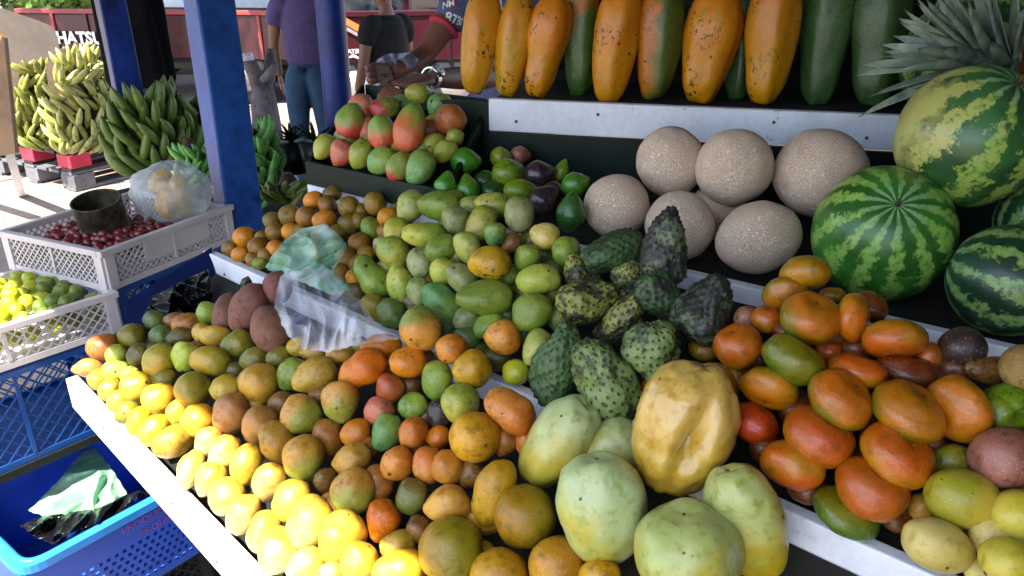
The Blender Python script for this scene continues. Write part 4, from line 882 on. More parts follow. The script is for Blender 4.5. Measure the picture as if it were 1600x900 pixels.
# avocados
G10 = 'avocados on the shelf left of the melons'
for key, kind, px, py, a, b, ang, t in [('avo', 'avocado', 728, 252, 50, 44, 0, 1.68), ('avo', 'pear', 697, 289, 48, 38, 80, 1.60), ('avo', 'pear', 731, 294, 54, 38, 100, 1.60), ('avoy', 'avocado', 783, 246, 36, 34, 0, 1.72), ('avoy', 'avocado', 795, 272, 56, 52, 20, 1.64),
   ('pinkbrown', 'avocado', 813, 243, 36, 30, 0, 1.74), ('avop', 'avocado', 843, 273, 52, 46, 10, 1.64), ('avoy', 'pear', 878, 266, 38, 24, 70, 1.66), ('avo', 'avocado', 900, 288, 48, 40, 20, 1.57), ('avoy', 'avocado', 815, 299, 60, 40, 0, 1.58), ('avod', 'avocado', 892, 332, 64, 48, 85, 1.46),
   ('avop', 'avocado', 850, 312, 54, 48, 40, 1.56), ('avop', 'avocado', 865, 300, 40, 36, 0, 1.62), ('avod', 'avocado', 760, 285, 44, 40, 0, 1.68), ('avod', 'avocado', 770, 300, 44, 36, 0, 1.62)]:
    fruit(key, kind, px, py, a, b, ang, t, G10, noun='avocado')
# red mangoes in the tray
G11 = 'red and green mangoes in the dark green tray'
for key, px, py, a, b, ang, h in [('myellow', 507, 230, 46, 34, 62, 0), ('pinkred', 533, 240, 46, 38, 70, 0), ('redgreen', 549, 190, 60, 48, -95, .03), ('myellow', 563, 242, 50, 36, 66, 0), ('mgreen', 596, 252, 50, 42, 30, 0), ('redgreen', 598, 206, 56, 48, -80, .035),
   ('redgreen', 602, 169, 48, 38, 200, .03), ('redgreen', 624, 261, 52, 42, -120, 0), ('mgreen', 656, 262, 60, 46, 65, .005), ('redgreen', 640, 200, 80, 48, -103, .045), ('myellow', 653, 147, 42, 36, 0, .02), ('mgreen', 686, 165, 40, 36, 20, .01),
   ('redyel', 703, 188, 52, 46, 40, .02), ('myellow', 676, 226, 44, 32, 20, 0), ('myellow', 695, 236, 42, 32, 40, 0), ('myellow', 709, 216, 34, 28, 50, 0), ('mgreen', 628, 163, 36, 30, 0, .01), ('pinkred', 565, 168, 46, 40, 0, .01), ('pinkred', 574, 205, 40, 40, 0, .0),
   ('pinkred', 668, 205, 40, 40, 0, 0), ('redgreen', 585, 225, 40, 36, 0, -.005), ('mgreen', 540, 215, 40, 36, 0, 0), ('myellow', 625, 228, 44, 36, 0, 0), ('mgreen', 655, 232, 40, 34, 0, 0), ('myellow', 680, 195, 36, 34, 0, 0)]:
    fruit(key, m_, px, py, a, b, ang, tray_t(px, py, h + .012), G11)

# limes and small red fruit in the white crates
rs = random.Random(3)
def inpile(O, u, v, W, D, step, z0, key, kind, size, group, noun, jit, mask=None, bump=.02):
    nu_, nv_ = int(W / step), int(D / step); 
    for i in range(nu_):
        for j in range(nv_):
            a = (i + .5 + .5 * (j % 2) + rs.uniform(-jit, jit)) * step; b = (j + .5 + rs.uniform(-jit, jit)) * step
            if a > W - step * .4 or b > D - step * .4: continue
            c = O + u * (a + .02) + v * (b + .02) + ZV * (z0 + bump * math.sin(math.pi * a / W) * math.sin(math.pi * b / D) + rs.uniform(0, .012))
            x, y = pix(c)
            if x < -25 or x > 1625: continue
            k = key(x, y) if callable(key) else key
            if not k: continue
            t = (c - CO).dot(CF); w = size * F / t; fruit(k, kind, x, y, w * rs.uniform(.95, 1.2), w * rs.uniform(.85, 1.05), rs.uniform(0, 180), t, group, noun=noun)
inpile(K2, u2, v2, .48, .32, .040, .078, lambda x, y: ('limey' if x + (y - 450) * .3 < 62 + rs.uniform(-25, 25) else 'limeg'), 'lime', .040, 'limes in the white crate', 'lime', .32)  # left limes turn yellow here; sunlight on them is put into the colour
inpile(K2, u2, v2, .46, .06, .044, .040, lambda x, y: 'limey' if x < 100 else 'limeg', 'lime', .040, 'limes in the white crate', 'lime', .1, bump=0)
def canmask(x, y): return 'grape' if not (x > 210 and y < 335) else None
inpile(K1, v1, u1, D1_ - .03, .30, .026, .060, canmask, 'grape', .026, 'small dark red fruits in the white crate', 'grape', .3, bump=.01)
for q in FRUITS:
    if q[2] == 'grape': q[5] = 'small dark red grape heaped round the rusty can in the white crate'
print('fruits', len(FRUITS))
# ============================================================ BAGS AND CAN
GREENF = film_mat('pale_green_film', H('9fe8c0', 1), .85, .3, None, H('d8f8e8', 1))
CLEARF = film_mat('printed_clear_film', H('c4cce0', 1), 1.0, .2, H('3c62c0', 1), H('e8ecf6', 1))
MILKF = film_mat('milky_clear_film', H('c8d0d8', 1), .8, .25, None, H('e4ece8', 1))
GREYF = film_mat('dull_clear_film', H('8c8ea4', 1), .35, .3, None, H('b4b4c8', 1))
BLACKF = plain('black_film', H('141416', 1), .22, .3, 60, .2, 30)
GRSHEET = film_mat('green_plastic_sheet', H('8cd49c', 1), .1, .35, None, H('c4f0cc', 1))
tP = lambda rz: (lambda x, y: pl(P1, x, y, rz))
film('plastic_bag', crumple([(414, 418), (430, 392), (445, 375), (469, 358), (509, 349), (528, 366), (543, 384), (534, 402), (522, 421), (536, 434), (548, 452), (520, 462), (470, 440), (440, 432)], (485, 400), tP(.05), .020, 4, amp=.014, nf=3),
     GREENF, 'crumpled pale green plastic bag lying between the small oranges and the clear bag', 'plastic bag')
film('plastic_bag', crumple([(432, 455), (429, 479), (440, 505), (450, 525), (475, 546), (514, 550), (545, 542), (570, 538), (600, 532), (626, 529), (598, 512), (585, 503), (566, 472), (540, 455), (533, 436), (514, 424), (485, 420), (460, 422), (440, 430)], (500, 480), tP(.075), .022, 9, amp=.015, nf=4),
     CLEARF, 'crumpled clear plastic bag with blue prints lying on the brown mamey sapotes', 'plastic bag')
zf = lambda z: (lambda x, y: (z - CAMZ) / ray(x, y).z)
film('plastic_sheet', crumple([(45, 798), (90, 752), (135, 698), (150, 700), (180, 740), (205, 782), (200, 800), (150, 812), (90, 815)], (135, 765), zf(.43), .02, 12, amp=.014, nf=3), GRSHEET,
     'pale green translucent plastic sheet folded inside the bright blue basket', 'plastic sheet')
film('black_bag', crumple([(30, 822), (60, 808), (110, 800), (150, 795), (190, 776), (222, 764), (232, 772), (200, 790), (180, 812), (150, 822), (120, 835), (85, 852), (60, 842)], (120, 815), zf(.445), .02, 15, amp=.03, nf=6), BLACKF,
     'shiny black plastic bag crumpled along the near rim of the bright blue basket', 'plastic bag')
film('black_bag', crumple([(225, 492), (240, 462), (270, 448), (300, 432), (325, 420), (332, 455), (330, 490), (322, 520), (290, 535), (255, 540), (230, 520)], (285, 480), lambda x, y: 1.80, .02, 22, amp=.035, nf=6), BLACKF,
     'black plastic bags heaped in the dark corner between the lime crate and the step board', 'plastic bag')
film('black_bag', crumple([(372, 452), (378, 436), (388, 431), (394, 440), (392, 456), (380, 466)], (384, 448), tP(.04), .02, 24, rings=10, seg=40, amp=.02), BLACKF, 'small knotted black plastic bag between the step board and the mamey sapotes', 'plastic bag')
# rusty tin can
can = empty('tin_can', at(163, 350, 2.10)); canloc = can.location; tag(can, 'rusty open tin can with a worn label standing in the small red fruit', 'tin can')
RUST = plain('rusty_tin', H('4a4436', 1), .5, .5, 60, .3, 20, dirt=(H('2c1c14', 1), .5), metal=.3)
LABM = plain('worn_red_label', H('8c4a44', 1), .6, .3, 60, .3, 14, dirt=(H('6a6450', 1), .5))
mb = MB(); cr_ = .062; zs = [-.05, -.049, -.03, -.028, -.005, -.003, .03, .032, .072, .075]; rr = [cr_ - .002, cr_, cr_, cr_ + .0012, cr_ + .0012, cr_, cr_, cr_ + .0012, cr_, cr_ + .002]
vs = []; sg = 36; TM = Matrix.Rotation(R(13), 3, 'X')
for z, r in zip(zs + [.075, .072, -.045], rr + [cr_ - .003, cr_ - .003, cr_ - .003]): vs += [canloc + TM @ Vector((r * math.cos(k * 2 * math.pi / sg), r * math.sin(k * 2 * math.pi / sg), z)) for k in range(sg)]
nl = len(zs) + 3; mb.add(vs, [(i * sg + k, i * sg + (k + 1) % sg, (i + 1) * sg + (k + 1) % sg, (i + 1) * sg + k) for i in range(nl - 1) for k in range(sg)] + [tuple((nl - 1) * sg + k for k in range(sg))], True)
part(mb, 'body', RUST, can)
mb = MB(); vs = []
for z in (-.046, -.012): vs += [canloc + TM @ Vector(((cr_ + .0022) * math.cos(k * 2 * math.pi / sg), (cr_ + .0022) * math.sin(k * 2 * math.pi / sg), z)) for k in range(sg)]
mb.add(vs, [(k, (k + 1) % sg, sg + (k + 1) % sg, sg + k) for k in range(sg)], True); part(mb, 'paper_label', LABM, can)
# clear bag of yellow fruit in the crate
YP = M['limey'][0]
BC = at(268, 300, 2.15)
def lump_mesh(rx, ry, rz, seed, nu=30, nv=44, amp=.12, ridg=.1):
    vs = []; off = Vector((seed * 3.1, seed, 0))
    for i in range(nu + 1):
        for j in range(nv):
            th = math.pi * i / nu; f = 2 * math.pi * j / nv; d = Vector((math.sin(th) * math.cos(f), math.sin(th) * math.sin(f), math.cos(th)))
            k = 1 + mnoise.noise(d * 1.8 + off) * amp + ridg * (1 - abs(mnoise.noise(d * 3.3 + off)) * 4) * .5 + .04 * mnoise.noise(d * 9 + off)
            vs.append((d.x * rx * k, d.y * ry * k, d.z * rz * k))
    fs = [(i * nv + j, i * nv + (j + 1) % nv, (i + 1) * nv + (j + 1) % nv, (i + 1) * nv + j) for i in range(nu) for j in range(nv)]
    me = bpy.data.meshes.new('lump'); me.from_pydata(vs, [], fs); me.polygons.foreach_set('use_smooth', [True] * len(fs)); me.update(); return me
bag = link('plastic_bag', lump_mesh(.112, .085, .085, 5, amp=.10, ridg=.05), MILKF, None, BC); tag(bag, 'full milky plastic bag of yellow fruit standing in the crate behind the can', 'plastic bag')
for i, (dx, dy, dz) in enumerate(((-.01, -.03, .02), (.035, -.035, .03), (.04, -.03, -.01), (-.02, -.02, -.035), (.03, .0, -.04), (-.03, .01, .035), (.015, -.045, .0), (0, -.04, -.03))):
    o = link('star_fruit', fruit_mesh('badea', .07, .045, 900 + i), M['bright'][0], None, BC + Vector((dx, dy, dz))); o.rotation_euler = (i, i * 2, i * .7)
    tag(o, 'yellow fruit seen through the milky plastic bag in the white crate', 'yellow fruit', 'yellow fruit inside the milky bag')
# ============================================================ BANANAS
def banana_mesh(L, r, curve, seed):
    mb = MB(); n = 10; pts = []; rd = []
    for i in range(n + 1):
        s = i / n; a = (s - .5) * curve; Rr = L / curve
        pts.append(Vector((Rr * math.sin(a), 0, Rr * (1 - math.cos(a)) - 0))); rd.append(r * [.30, .34, .62, .92, 1.02, 1.05, 1.03, .98, .84, .5, .18][i])
    mb.tube(pts, rd, 8); return mb.mesh('banana')
BM = [banana_mesh(.19, .0185, c, i) for i, c in enumerate((1.1, 1.4, .8))]
def bunch(name, c, H_, rad, hands, per, mat, label, spread=(-1.75, 1.75), scale=1., up=.5, group='banana bunches', seed=1, tip=0):
    rs = random.Random(seed); root = empty(name, c - ZV * H_ / 2); tag(root, label, 'bananas', group)
    st = MB(); st.tube([c - ZV * (H_ / 2), c - ZV * H_ * .1, c + ZV * (H_ * .4), c + ZV * (H_ * .5 + .03)], [max(.02, rad * .4), max(.03, rad * .75), max(.025, rad * .6), .015], 9); part(st, 'stalk', STEMM, root)
    for h in range(hands):
        lean_ = rs.uniform(-1.0, 1.0)
        z = -H_ / 2 + H_ * (h + .5) / hands; rr = rad * (1 - .28 * abs(2 * (h + .5) / hands - 1) ** 2)
        f0 = math.atan2(c.y - 0, c.x - 0) + math.pi     # towards the buyer
        for k in range(per):
            f = f0 + spread[0] + (spread[1] - spread[0]) * (k + .5 + rs.uniform(-.3, .3)) / per + h * .23
            out = Vector((math.cos(f), math.sin(f), 0)); tan = out.cross(ZV); L = .19 * scale
            m = BM[rs.randrange(3)]; o = bpy.data.objects.new('banana', m); COL.objects.link(o)
            x = (out * up + ZV * (.8 + rs.uniform(-.2, .2)) + tan * (lean_ + rs.uniform(-.4, .4))).normalized()
            z_ = (-out - x * (-out).dot(x)).normalized(); y = z_.cross(x).normalized()
            o.rotation_euler = Matrix((x, y, z_)).transposed().to_euler(); o.scale = (scale,) * 3
            p = c + ZV * (z + rs.uniform(-.012, .012)) + out * (rr + (.02 if k % 2 else -.015) * scale) + tan * rs.uniform(-.01, .01)
            o.location = p - root.location; o.parent = root
            o.material_slots[0].link = 'OBJECT' if o.material_slots else 'DATA'
            if o.material_slots: o.material_slots[0].material = mat
    return root
for m in BM: m.materials.append(BAN_G)
bunch('banana_bunch', at(116, 160, 5.35), .66, .20, 7, 14, BAN_Y, 'big pale yellow green banana bunch standing on the red blocked pallet', seed=1, scale=1.05)
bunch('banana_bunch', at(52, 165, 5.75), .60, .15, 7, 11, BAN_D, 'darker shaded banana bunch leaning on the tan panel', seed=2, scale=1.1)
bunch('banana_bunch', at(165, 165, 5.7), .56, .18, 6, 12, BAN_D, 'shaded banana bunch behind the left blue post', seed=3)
bunch('banana_bunch', at(122, 82, 5.4), .08, .05, 1, 8, BAN_Y, 'small bright hand of bananas lying on top of the pale banana bunch', seed=4, scale=.9, up=.9)
bunch('plantain_bunch', at(222, 205, 3.25), .30, .13, 5, 13, BAN_G, 'green plantain bunch between the two square blue posts, left half', seed=5, scale=1.0, group='green plantain bunches')
bunch('plantain_bunch', at(278, 205, 3.4), .26, .12, 4, 12, BAN_G, 'green plantain bunch touching the thick blue post', seed=6, scale=1.0, group='green plantain bunches')
bunch('banana_bunch', at(300, 258, 2.9), .14, .055, 3, 8, BAN_B, 'small bright green banana hand peeping out left of the thick blue post', seed=7, scale=.62)
bunch('banana_bunch', at(392, 258, 2.85), .26, .085, 6, 9, BAN_B, 'bright green banana bunch right of the thick blue post', seed=8, scale=.72, spread=(-1.7, 1.7))
bunch('banana_bunch', at(452, 296, 2.5), .05, .06, 2, 9, BAN_G, 'small green banana hand with a cut pale crown beside the dark tray', seed=9, scale=.6, up=1.2)
# low dark table that carries the plantains
tb = empty('display_table', at(320, 300, 3.2)); tb.location.z = 0; tag(tb, 'low dark wooden table under the green plantains', 'table')
tc0 = at(225, 290, 3.15); tc1 = at(470, 310, 2.55); ax_ = (tc1 - tc0); ax_.z = 0; tl_ = ax_.length; ax_.normalize(); ay_ = Vector((-ax_.y, ax_.x, 0)); ay_ = ay_ if ay_.y > 0 else -ay_
mb = MB(); tcz = zz((tc0 + tc1) / 2 + ay_ * .15, .77); mb.box(tcz, ax_ * (tl_ / 2 + .1), ay_ * .30, ZV * .015); part(mb, 'table_top', DARK, tb, .003)
for a in (-1, 1):
    for b in (-1, 1): mb = MB(); mb.box(zz(tcz, .375) + ax_ * a * tl_ * .5 + ay_ * b * .24, ax_ * .025, ay_ * .025, ZV * .375); part(mb, 'leg', DARK, tb)
# ============================================================ PALLETS AND PANEL
PK = atz(120, 301, 0); pe1 = atz(232, 287, 0) - PK; pe2 = atz(-10, 272, 0) - PK; pe2.normalize(); pe1 = (pe1 - pe2 * pe1.dot(pe2)).normalized()
def pallet(z0, deck, blockm, label, hh=.15):
    o = empty('pallet', zz(PK, z0)); tag(o, label, 'pallet', 'stacked pallets under the bananas'); S_ = 1.15
    for i in range(7):
        mb = MB(); mb.box(zz(PK, z0 + hh - .012) + pe1 * S_ / 2 + pe2 * (S_ * (i + .5) / 7), pe1 * S_ / 2, pe2 * .065, ZV * .012); part(mb, 'deck_board', deck, o, .003)
    for i in range(3):
        mb = MB(); mb.box(zz(PK, z0 + .012) + pe1 * S_ / 2 + pe2 * (.07 + (S_ - .14) * i / 2), pe1 * S_ / 2, pe2 * .06, ZV * .012); part(mb, 'runner', deck, o, .003)
        for j in range(3):
            mb = MB(); mb.box(zz(PK, z0 + hh / 2) + pe1 * (.09 + (S_ - .18) * j / 2) + pe2 * (.09 + (S_ - .18) * i / 2), pe1 * .085, pe2 * .085, ZV * (hh / 2 - .0245)); part(mb, 'block', blockm, o, .004)
pallet(0.004, GREYP, GREYP, 'grey plastic pallet standing on the sunlit concrete', .15)
pallet(.158, BLACKP, REDP, 'black pallet with red blocks carrying the banana bunches', .15)
pn = empty('panel_stand', at(50, 300, 4.9)); pn.location.z = 0; tag(pn, 'tan plywood panel on white legs behind the bananas at the left edge', 'panel')
TANW = plain('tan_plywood', H('b8a48e', 1), .7, .2, 20, .08, 2)
def poly_pan(pts, t, th, mat, name, parent):
    o0 = at(5, 130, t); dr = Vector((.6, .8, 0)); nr = Vector((.8, -.6, 0)); a = []
    for x_, y_ in pts: d = ray(x_, y_); a.append(CO + d * ((o0 - CO).dot(nr) / d.dot(nr)))
    b_ = [p - nr * th for p in a]; n = len(a); mb = MB()
    mb.add(a + b_, [tuple(range(n)), tuple(range(2 * n - 1, n - 1, -1))] + [(i, (i + 1) % n, n + (i + 1) % n, n + i) for i in range(n)]); return part(mb, name, mat, parent)
def poly_slab(pts, t, th, mat, name, parent):
    a = [at(x, y, t) for x, y in pts]; nrm = Vector((0, 1, 0)); b_ = [p + nrm * th for p in a]; n = len(a); mb = MB()
    mb.add(a + b_, [tuple(range(n)), tuple(range(2 * n - 1, n - 1, -1))] + [(i, (i + 1) % n, n + (i + 1) % n, n + i) for i in range(n)]); return part(mb, name, mat, parent)
poly_pan([(-90, 5), (5, 13), (30, 22), (60, 32), (82, 42), (91, 60), (97, 110), (104, 235), (20, 242), (-80, 246)], 6.1, .03, TANW, 'panel', pn)
poly_slab([(-26, 30), (6, 60), (24, 240), (-14, 246)], 4.75, .04, plain('brown_wood_edge', H('8c6a44', 1), .6, .3, 25, .15, 3), 'edge_board', pn)
mb = MB(); mb.bar(at(14, 236, 4.9), atz(34, 305, 0), .05, .05); part(mb, 'leg', WHITE, pn)
mb = MB(); mb.bar(at(-60, 236, 4.9), atz(-60, 305, 0), .05, .05); part(mb, 'leg', WHITE, pn)
# ============================================================ BLACK CLOTH, STUMP
tar = empty('hanging_cloth', at(222, 60, 3.7)); tag(tar, 'black cloth bundle hanging from the roof between the two square blue posts', 'cloth')
c0 = at(222, 138, 3.7); top = 2.3; vs = []; ns = 30; nk = 40
for i in range(ns + 1):
    s = i / ns; z = c0.z + .01 + (top - c0.z) * s
    wd = .155 * (1 - .05 * math.sin(s * 3)) * (.9 if i == 0 else 1)
    for k in range(nk):
        f = 2 * math.pi * k / nk; r = 1 + .10 * math.sin(f * 7 + s * 2) + .05 * mnoise.noise(Vector((f, s * 5, 0)))
        vs.append(Vector((c0.x + wd * r * math.cos(f), c0.y + .09 * r * math.sin(f), z)))
mb = MB(); mb.add(vs, [(i * nk + k, i * nk + (k + 1) % nk, (i + 1) * nk + (k + 1) % nk, (i + 1) * nk + k) for i in range(ns) for k in range(nk)] + [tuple(range(nk))], True)
part(mb, 'cloth', plain('black_cloth', (.006, .006, .008, 1), .95, .3, 60, .2, 10, spec=.1), tar)
stp = empty('tree_stump', atz(415, 230, .1)); stp.location.z = 0; tag(stp, 'forked whitewashed tree stump behind the thick blue post', 'tree stump')
STUMP = plain('whitewashed_bark', H('6c6468', 1), .8, .8, 30, .25, 9, dirt=(H('40383c', 1), .55))
sb = at(416, 190, 4.6)
mb = MB(); mb.tube([zz(sb, 0), sb, at(412, 155, 4.6), at(409, 128, 4.6)], [.12, .085, .075, .06], 12); mb.tube([at(411, 145, 4.6), at(398, 115, 4.58), at(386, 92, 4.55)], [.06, .045, .04], 10); mb.tube([at(411, 140, 4.6), at(422, 112, 4.62), at(423, 78, 4.62)], [.055, .04, .03], 10)
mb.tube([at(410, 128, 4.6), at(420, 118, 4.5), at(431, 100, 4.45)], [.035, .03, .018], 8); part(mb, 'trunk', STUMP, stp)
mb = MB(); mb.tube([at(386, 96, 4.54), at(383, 84, 4.53)], [.045, .042], 10); part(mb, 'cut_end', WHITE, stp)
# ============================================================ VEHICLES
REDT = plain('shaded_red_truck_paint', H('3e0e18', 1), .35, .1, 20, .1, 2, coat=.2); REDL = plain('faded_red_rail', H('8c3c3c', 1), .5, .1, 20, .08, 3); ORS = plain('orange_stripe', H('c0703c', 1), .4); GRS = plain('grey_stripe', H('9c8c90', 1), .4)  # truck red is darkened; the trucks' shade is put into the paint
TXT = plain('white_lettering', (.82, .82, .84, 1), .5); TYRE = plain('tyre_rubber', (.02, .02, .022, 1), .85, .3, 60); GLASS = plain('dark_window_glass', (.02, .03, .04, 1), .08, 0, 10, .05); CHR = plain('grey_metal', (.45, .45, .47, 1), .3, 0, 10, .05, metal=.7)
def wheel(c, ax, r, w, parent):
    mb = MB(); a = ax.normalized(); mb.tube([c - a * w / 2, c - a * w / 2 * .9, c + a * w / 2 * .9, c + a * w / 2], [r * .94, r, r, r * .94], 28); wo = part(mb, 'wheel', TYRE, parent)
    mb = MB(); mb.tube([c - a * (w / 2 + .012), c + a * (w / 2 + .012)], [r * .55, r * .55], 20); rm = mb.build('rim', CHR); rm.parent = wo
def quadbox(mb, p, q, zb, zt, back, th):
    mb.hexa([zz(p, zb), zz(q, zb), zz(q, zt), zz(p, zt)] + [zz(v, z) + back * th for v, z in ((p, zb), (q, zb), (q, zt), (p, zt))])
def truck(pl_, pr_, t0, t1, zb, zt, label, rails, body):
    a = at(pl_[0], pl_[1], t0); b = at(pr_[0], pr_[1], t1); a.z = 0; b.z = 0; x = (b - a).normalized(); y = Vector((-x.y, x.x, 0)); y = y if y.y > 0 else -y
    o = empty('pickup_truck', (a + b) / 2); tag(o, label, 'truck', 'red trucks parked behind the stall'); L = (b - a).length
    mb = MB(); quadbox(mb, a, b, zb, zt, y, .05); part(mb, 'side_gate', body, o, .01)
    mb = MB(); quadbox(mb, a + y * 1.6, b + y * 1.6, zb, zt, y, .05); part(mb, 'side_gate', body, o, .01)
    mb = MB(); quadbox(mb, a + y * .06, b + y * .06, zb - .06, zb, y, 1.5); part(mb, 'bed_floor', DARK, o)
    mb = MB(); mb.box(zz(a, zt + .03) + x * L / 2 + y * .02, x * L / 2, y * .045, ZV * .028); part(mb, 'top_rail', rails, o, .008)
    for i in range(int(L / .45) + 1): mb = MB(); mb.box(zz(a, (zb + zt) / 2) + x * (.04 + i * .45) - y * .012, x * .02, y * .012, ZV * (zt - zb) / 2); part(mb, 'gate_rib', rails if i % 2 else body, o, .003)
    mb = MB(); mb.box(zz(a, zb - .12) + x * L / 2 + y * .8, x * L * .48, y * .35, ZV * .06); part(mb, 'chassis', BLACKP, o)
    for d in (.18, .8):
        for s in (.12, 1.5): wheel(zz(a, .34) + x * L * d + y * s, y, .34, .2, o)
    return o, a, b, x, y, L
tk, a, b, x, y, L = truck((25, 22), (458, 45), 9.6, 9.2, .55, 1.06, 'faded red flatbed truck with white lettering behind the banana bunches', REDL, REDT)
mb = MB(); mb.box(zz(b, .95) + x * .75 + y * .8, x * .7, y * .78, ZV * .62); part(mb, 'cab', REDT, tk, .08)
mb = MB(); mb.box(zz(b, 1.28) + x * .75 + y * .8, x * .62, y * .785, ZV * .2); part(mb, 'window', GLASS, tk, .02)
wheel(zz(b, .34) + x * .75 + y * .1, y, .34, .2, tk)
def pt_on(px, py, a, x, y, off):   # point of the gate's outer face seen at a picture spot
    d = ray(px, py); p = a - y * off; k = (p - CO).dot(y) / d.dot(y); return CO + d * k
text('DAIHATSU', .20, pt_on(52, 67, a, x, y, .028), x, ZV, TXT, tk, bold=.008)
tk2, a, b, x, y, L = truck((500, 25), (760, 20), 8.3, 8.7, .62, 1.10, 'dark red truck with an orange stripe behind the round blue post', REDT, REDT)
def stripe(p0, p1, w, mat):
    q0 = pt_on(*p0, a, x, y, .027); q1 = pt_on(*p1, a, x, y, .027); mb = MB(); mb.bar(q0, q1, .004, w, up=y.cross((q1 - q0).normalized())); part(mb, 'stripe', mat, tk2)
stripe((538, 32), (588, 60), .07, ORS); stripe((538, 43), (588, 70), .035, GRS)
text('DAIHATSU', .062, pt_on(522, 84, a, x, y, .03), x, ZV, TXT, tk2, bold=.002)
mb = MB(); mb.tube([pt_on(546, 90, a, x, y, .03), pt_on(552, 87, a, x, y, .03), pt_on(560, 91, a, x, y, .03), pt_on(572, 90, a, x, y, .03), pt_on(584, 92, a, x, y, .03)], [.008, .02, .012, .008, .006], 6); part(mb, 'white_mark', TXT, tk2)
van = empty('white_van', at(420, 60, 12.5)); van.location.z = 0; tag(van, 'white van with a sloping windscreen behind the faded red truck', 'van')
vc = at(415, 60, 12.8); vc.z = 0; X = Vector((1, 0, 0)); Y = Vector((0, 1, 0))
def prof(pts, hw, name, mat, bev=.05):
    mb = MB(); n = len(pts); A = [vc + X * px_ + ZV * pz + Y * (-hw) for px_, pz in pts]; B = [p + Y * 2 * hw for p in A]
    mb.add(A + B, [tuple(range(n)), tuple(range(2 * n - 1, n - 1, -1))] + [(i, (i + 1) % n, n + (i + 1) % n, n + i) for i in range(n)]); return part(mb, name, mat, van, bev)
prof([(-2.2, .35), (2.3, .35), (2.3, 1.75), (1.9, 1.9), (-1.0, 1.9), (-1.7, 1.15), (-2.2, 1.0)], .85, 'body', WHITE)
prof([(-.95, 1.25), (.1, 1.25), (.1, 1.75), (-.85, 1.75), (-1.2, 1.3)], .858, 'window', GLASS, 0); prof([(.4, 1.25), (1.8, 1.25), (1.8, 1.75), (.4, 1.75)], .858, 'window', GLASS, 0)
for dx in (-1.4, 1.5):
    for s in (-.78, .78): wheel(vc + X * dx + Y * s + ZV * .33, Y, .33, .2, van)
# ============================================================ TREES
def leafmat(name, a_, b_):
    m, t, b = nt(name); g = G(t); tc, v, rnd = coords(g); at_ = g.n('ShaderNodeAttribute'); at_.attribute_name = 'tone'
    c = g.mix(at_.outputs['Fac'], H(a_, 1), H(b_, 1)); g.set(b.inputs['Base Color'], c); b.inputs['Roughness'].default_value = .5
    tl = g.n('ShaderNodeBsdfTranslucent'); g.set(tl.inputs[0], c); mx = g.n('ShaderNodeMixShader'); mx.inputs[0].default_value = .35
    t.links.new(b.outputs[0], mx.inputs[1]); t.links.new(tl.outputs[0], mx.inputs[2]); t.links.new(mx.outputs[0], t.nodes['Material Output'].inputs[0]); return m
LEAF = leafmat('broad_leaf', '3c5c28', '7c9c44'); LEAFD = leafmat('dark_leaf', '24401c', '4c7030'); BARK = plain('grey_brown_bark', H('5c4c3c', 1), .9, .8, 12, .25, 3)
def tree(c, h, cr, cz, n, ls, mat, label, seed, name='shade_tree'):
    rs = random.Random(seed); o = empty(name, zz(c, 0)); tag(o, label, 'tree', 'trees behind the trucks')
    mb = MB(); mb.tube([zz(c, 0), zz(c, h * .3) + Vector((.06, 0, 0)), zz(c, h * .6), zz(c, h * .85)], [.16, .12, .09, .04], 10)
    cl = []
    for i in range(9):
        p = Vector((c.x + rs.uniform(-1, 1) * cr * .75, c.y + rs.uniform(-1, 1) * cr * .6, cz + rs.uniform(-.8, .8) * cr * .7)); cl.append(p); mb.tube([zz(c, h * rs.uniform(.25, .6)), (zz(c, p.z * .8) + p) / 2, p], [.06, .04, .015], 6)
    part(mb, 'trunk', BARK, o)
    vs = []; fs = []; tone = []
    for i in range(n):
        q = cl[rs.randrange(9)]; d = Vector((rs.gauss(0, 1), rs.gauss(0, 1), rs.gauss(0, 1))).normalized() * (cr * .5 * rs.random() ** .4); p = q + d
        u = Vector((rs.gauss(0, 1), rs.gauss(0, 1), rs.gauss(0, .6))).normalized(); w = u.cross(Vector((rs.gauss(0, 1), rs.gauss(0, 1), rs.gauss(0, 1)))).normalized(); s = ls * rs.uniform(.6, 1.3)
        k = len(vs); vs += [p, p + u * s * .5 + w * s * .22, p + u * s, p + u * s * .5 - w * s * .22]; fs.append((k, k + 1, k + 2, k + 3)); tone += [rs.random()] * 4
    me = bpy.data.meshes.new('crown'); me.from_pydata([tuple(v) for v in vs], [], fs); a_ = me.attributes.new('tone', 'FLOAT', 'POINT'); a_.data.foreach_set('value', tone); me.update()
    co = link('crown', me, mat); co.parent = o; co.matrix_parent_inverse = Matrix.Translation(-o.location)
tree(Vector((-4.6, 9.3, 0)), 5.6, 2.8, 5.6, 9000, .30, LEAFD, 'large added tree shading the trucks with its crown above the picture', 77)  # added tree, crown out of view, placed to cast shade on the trucks
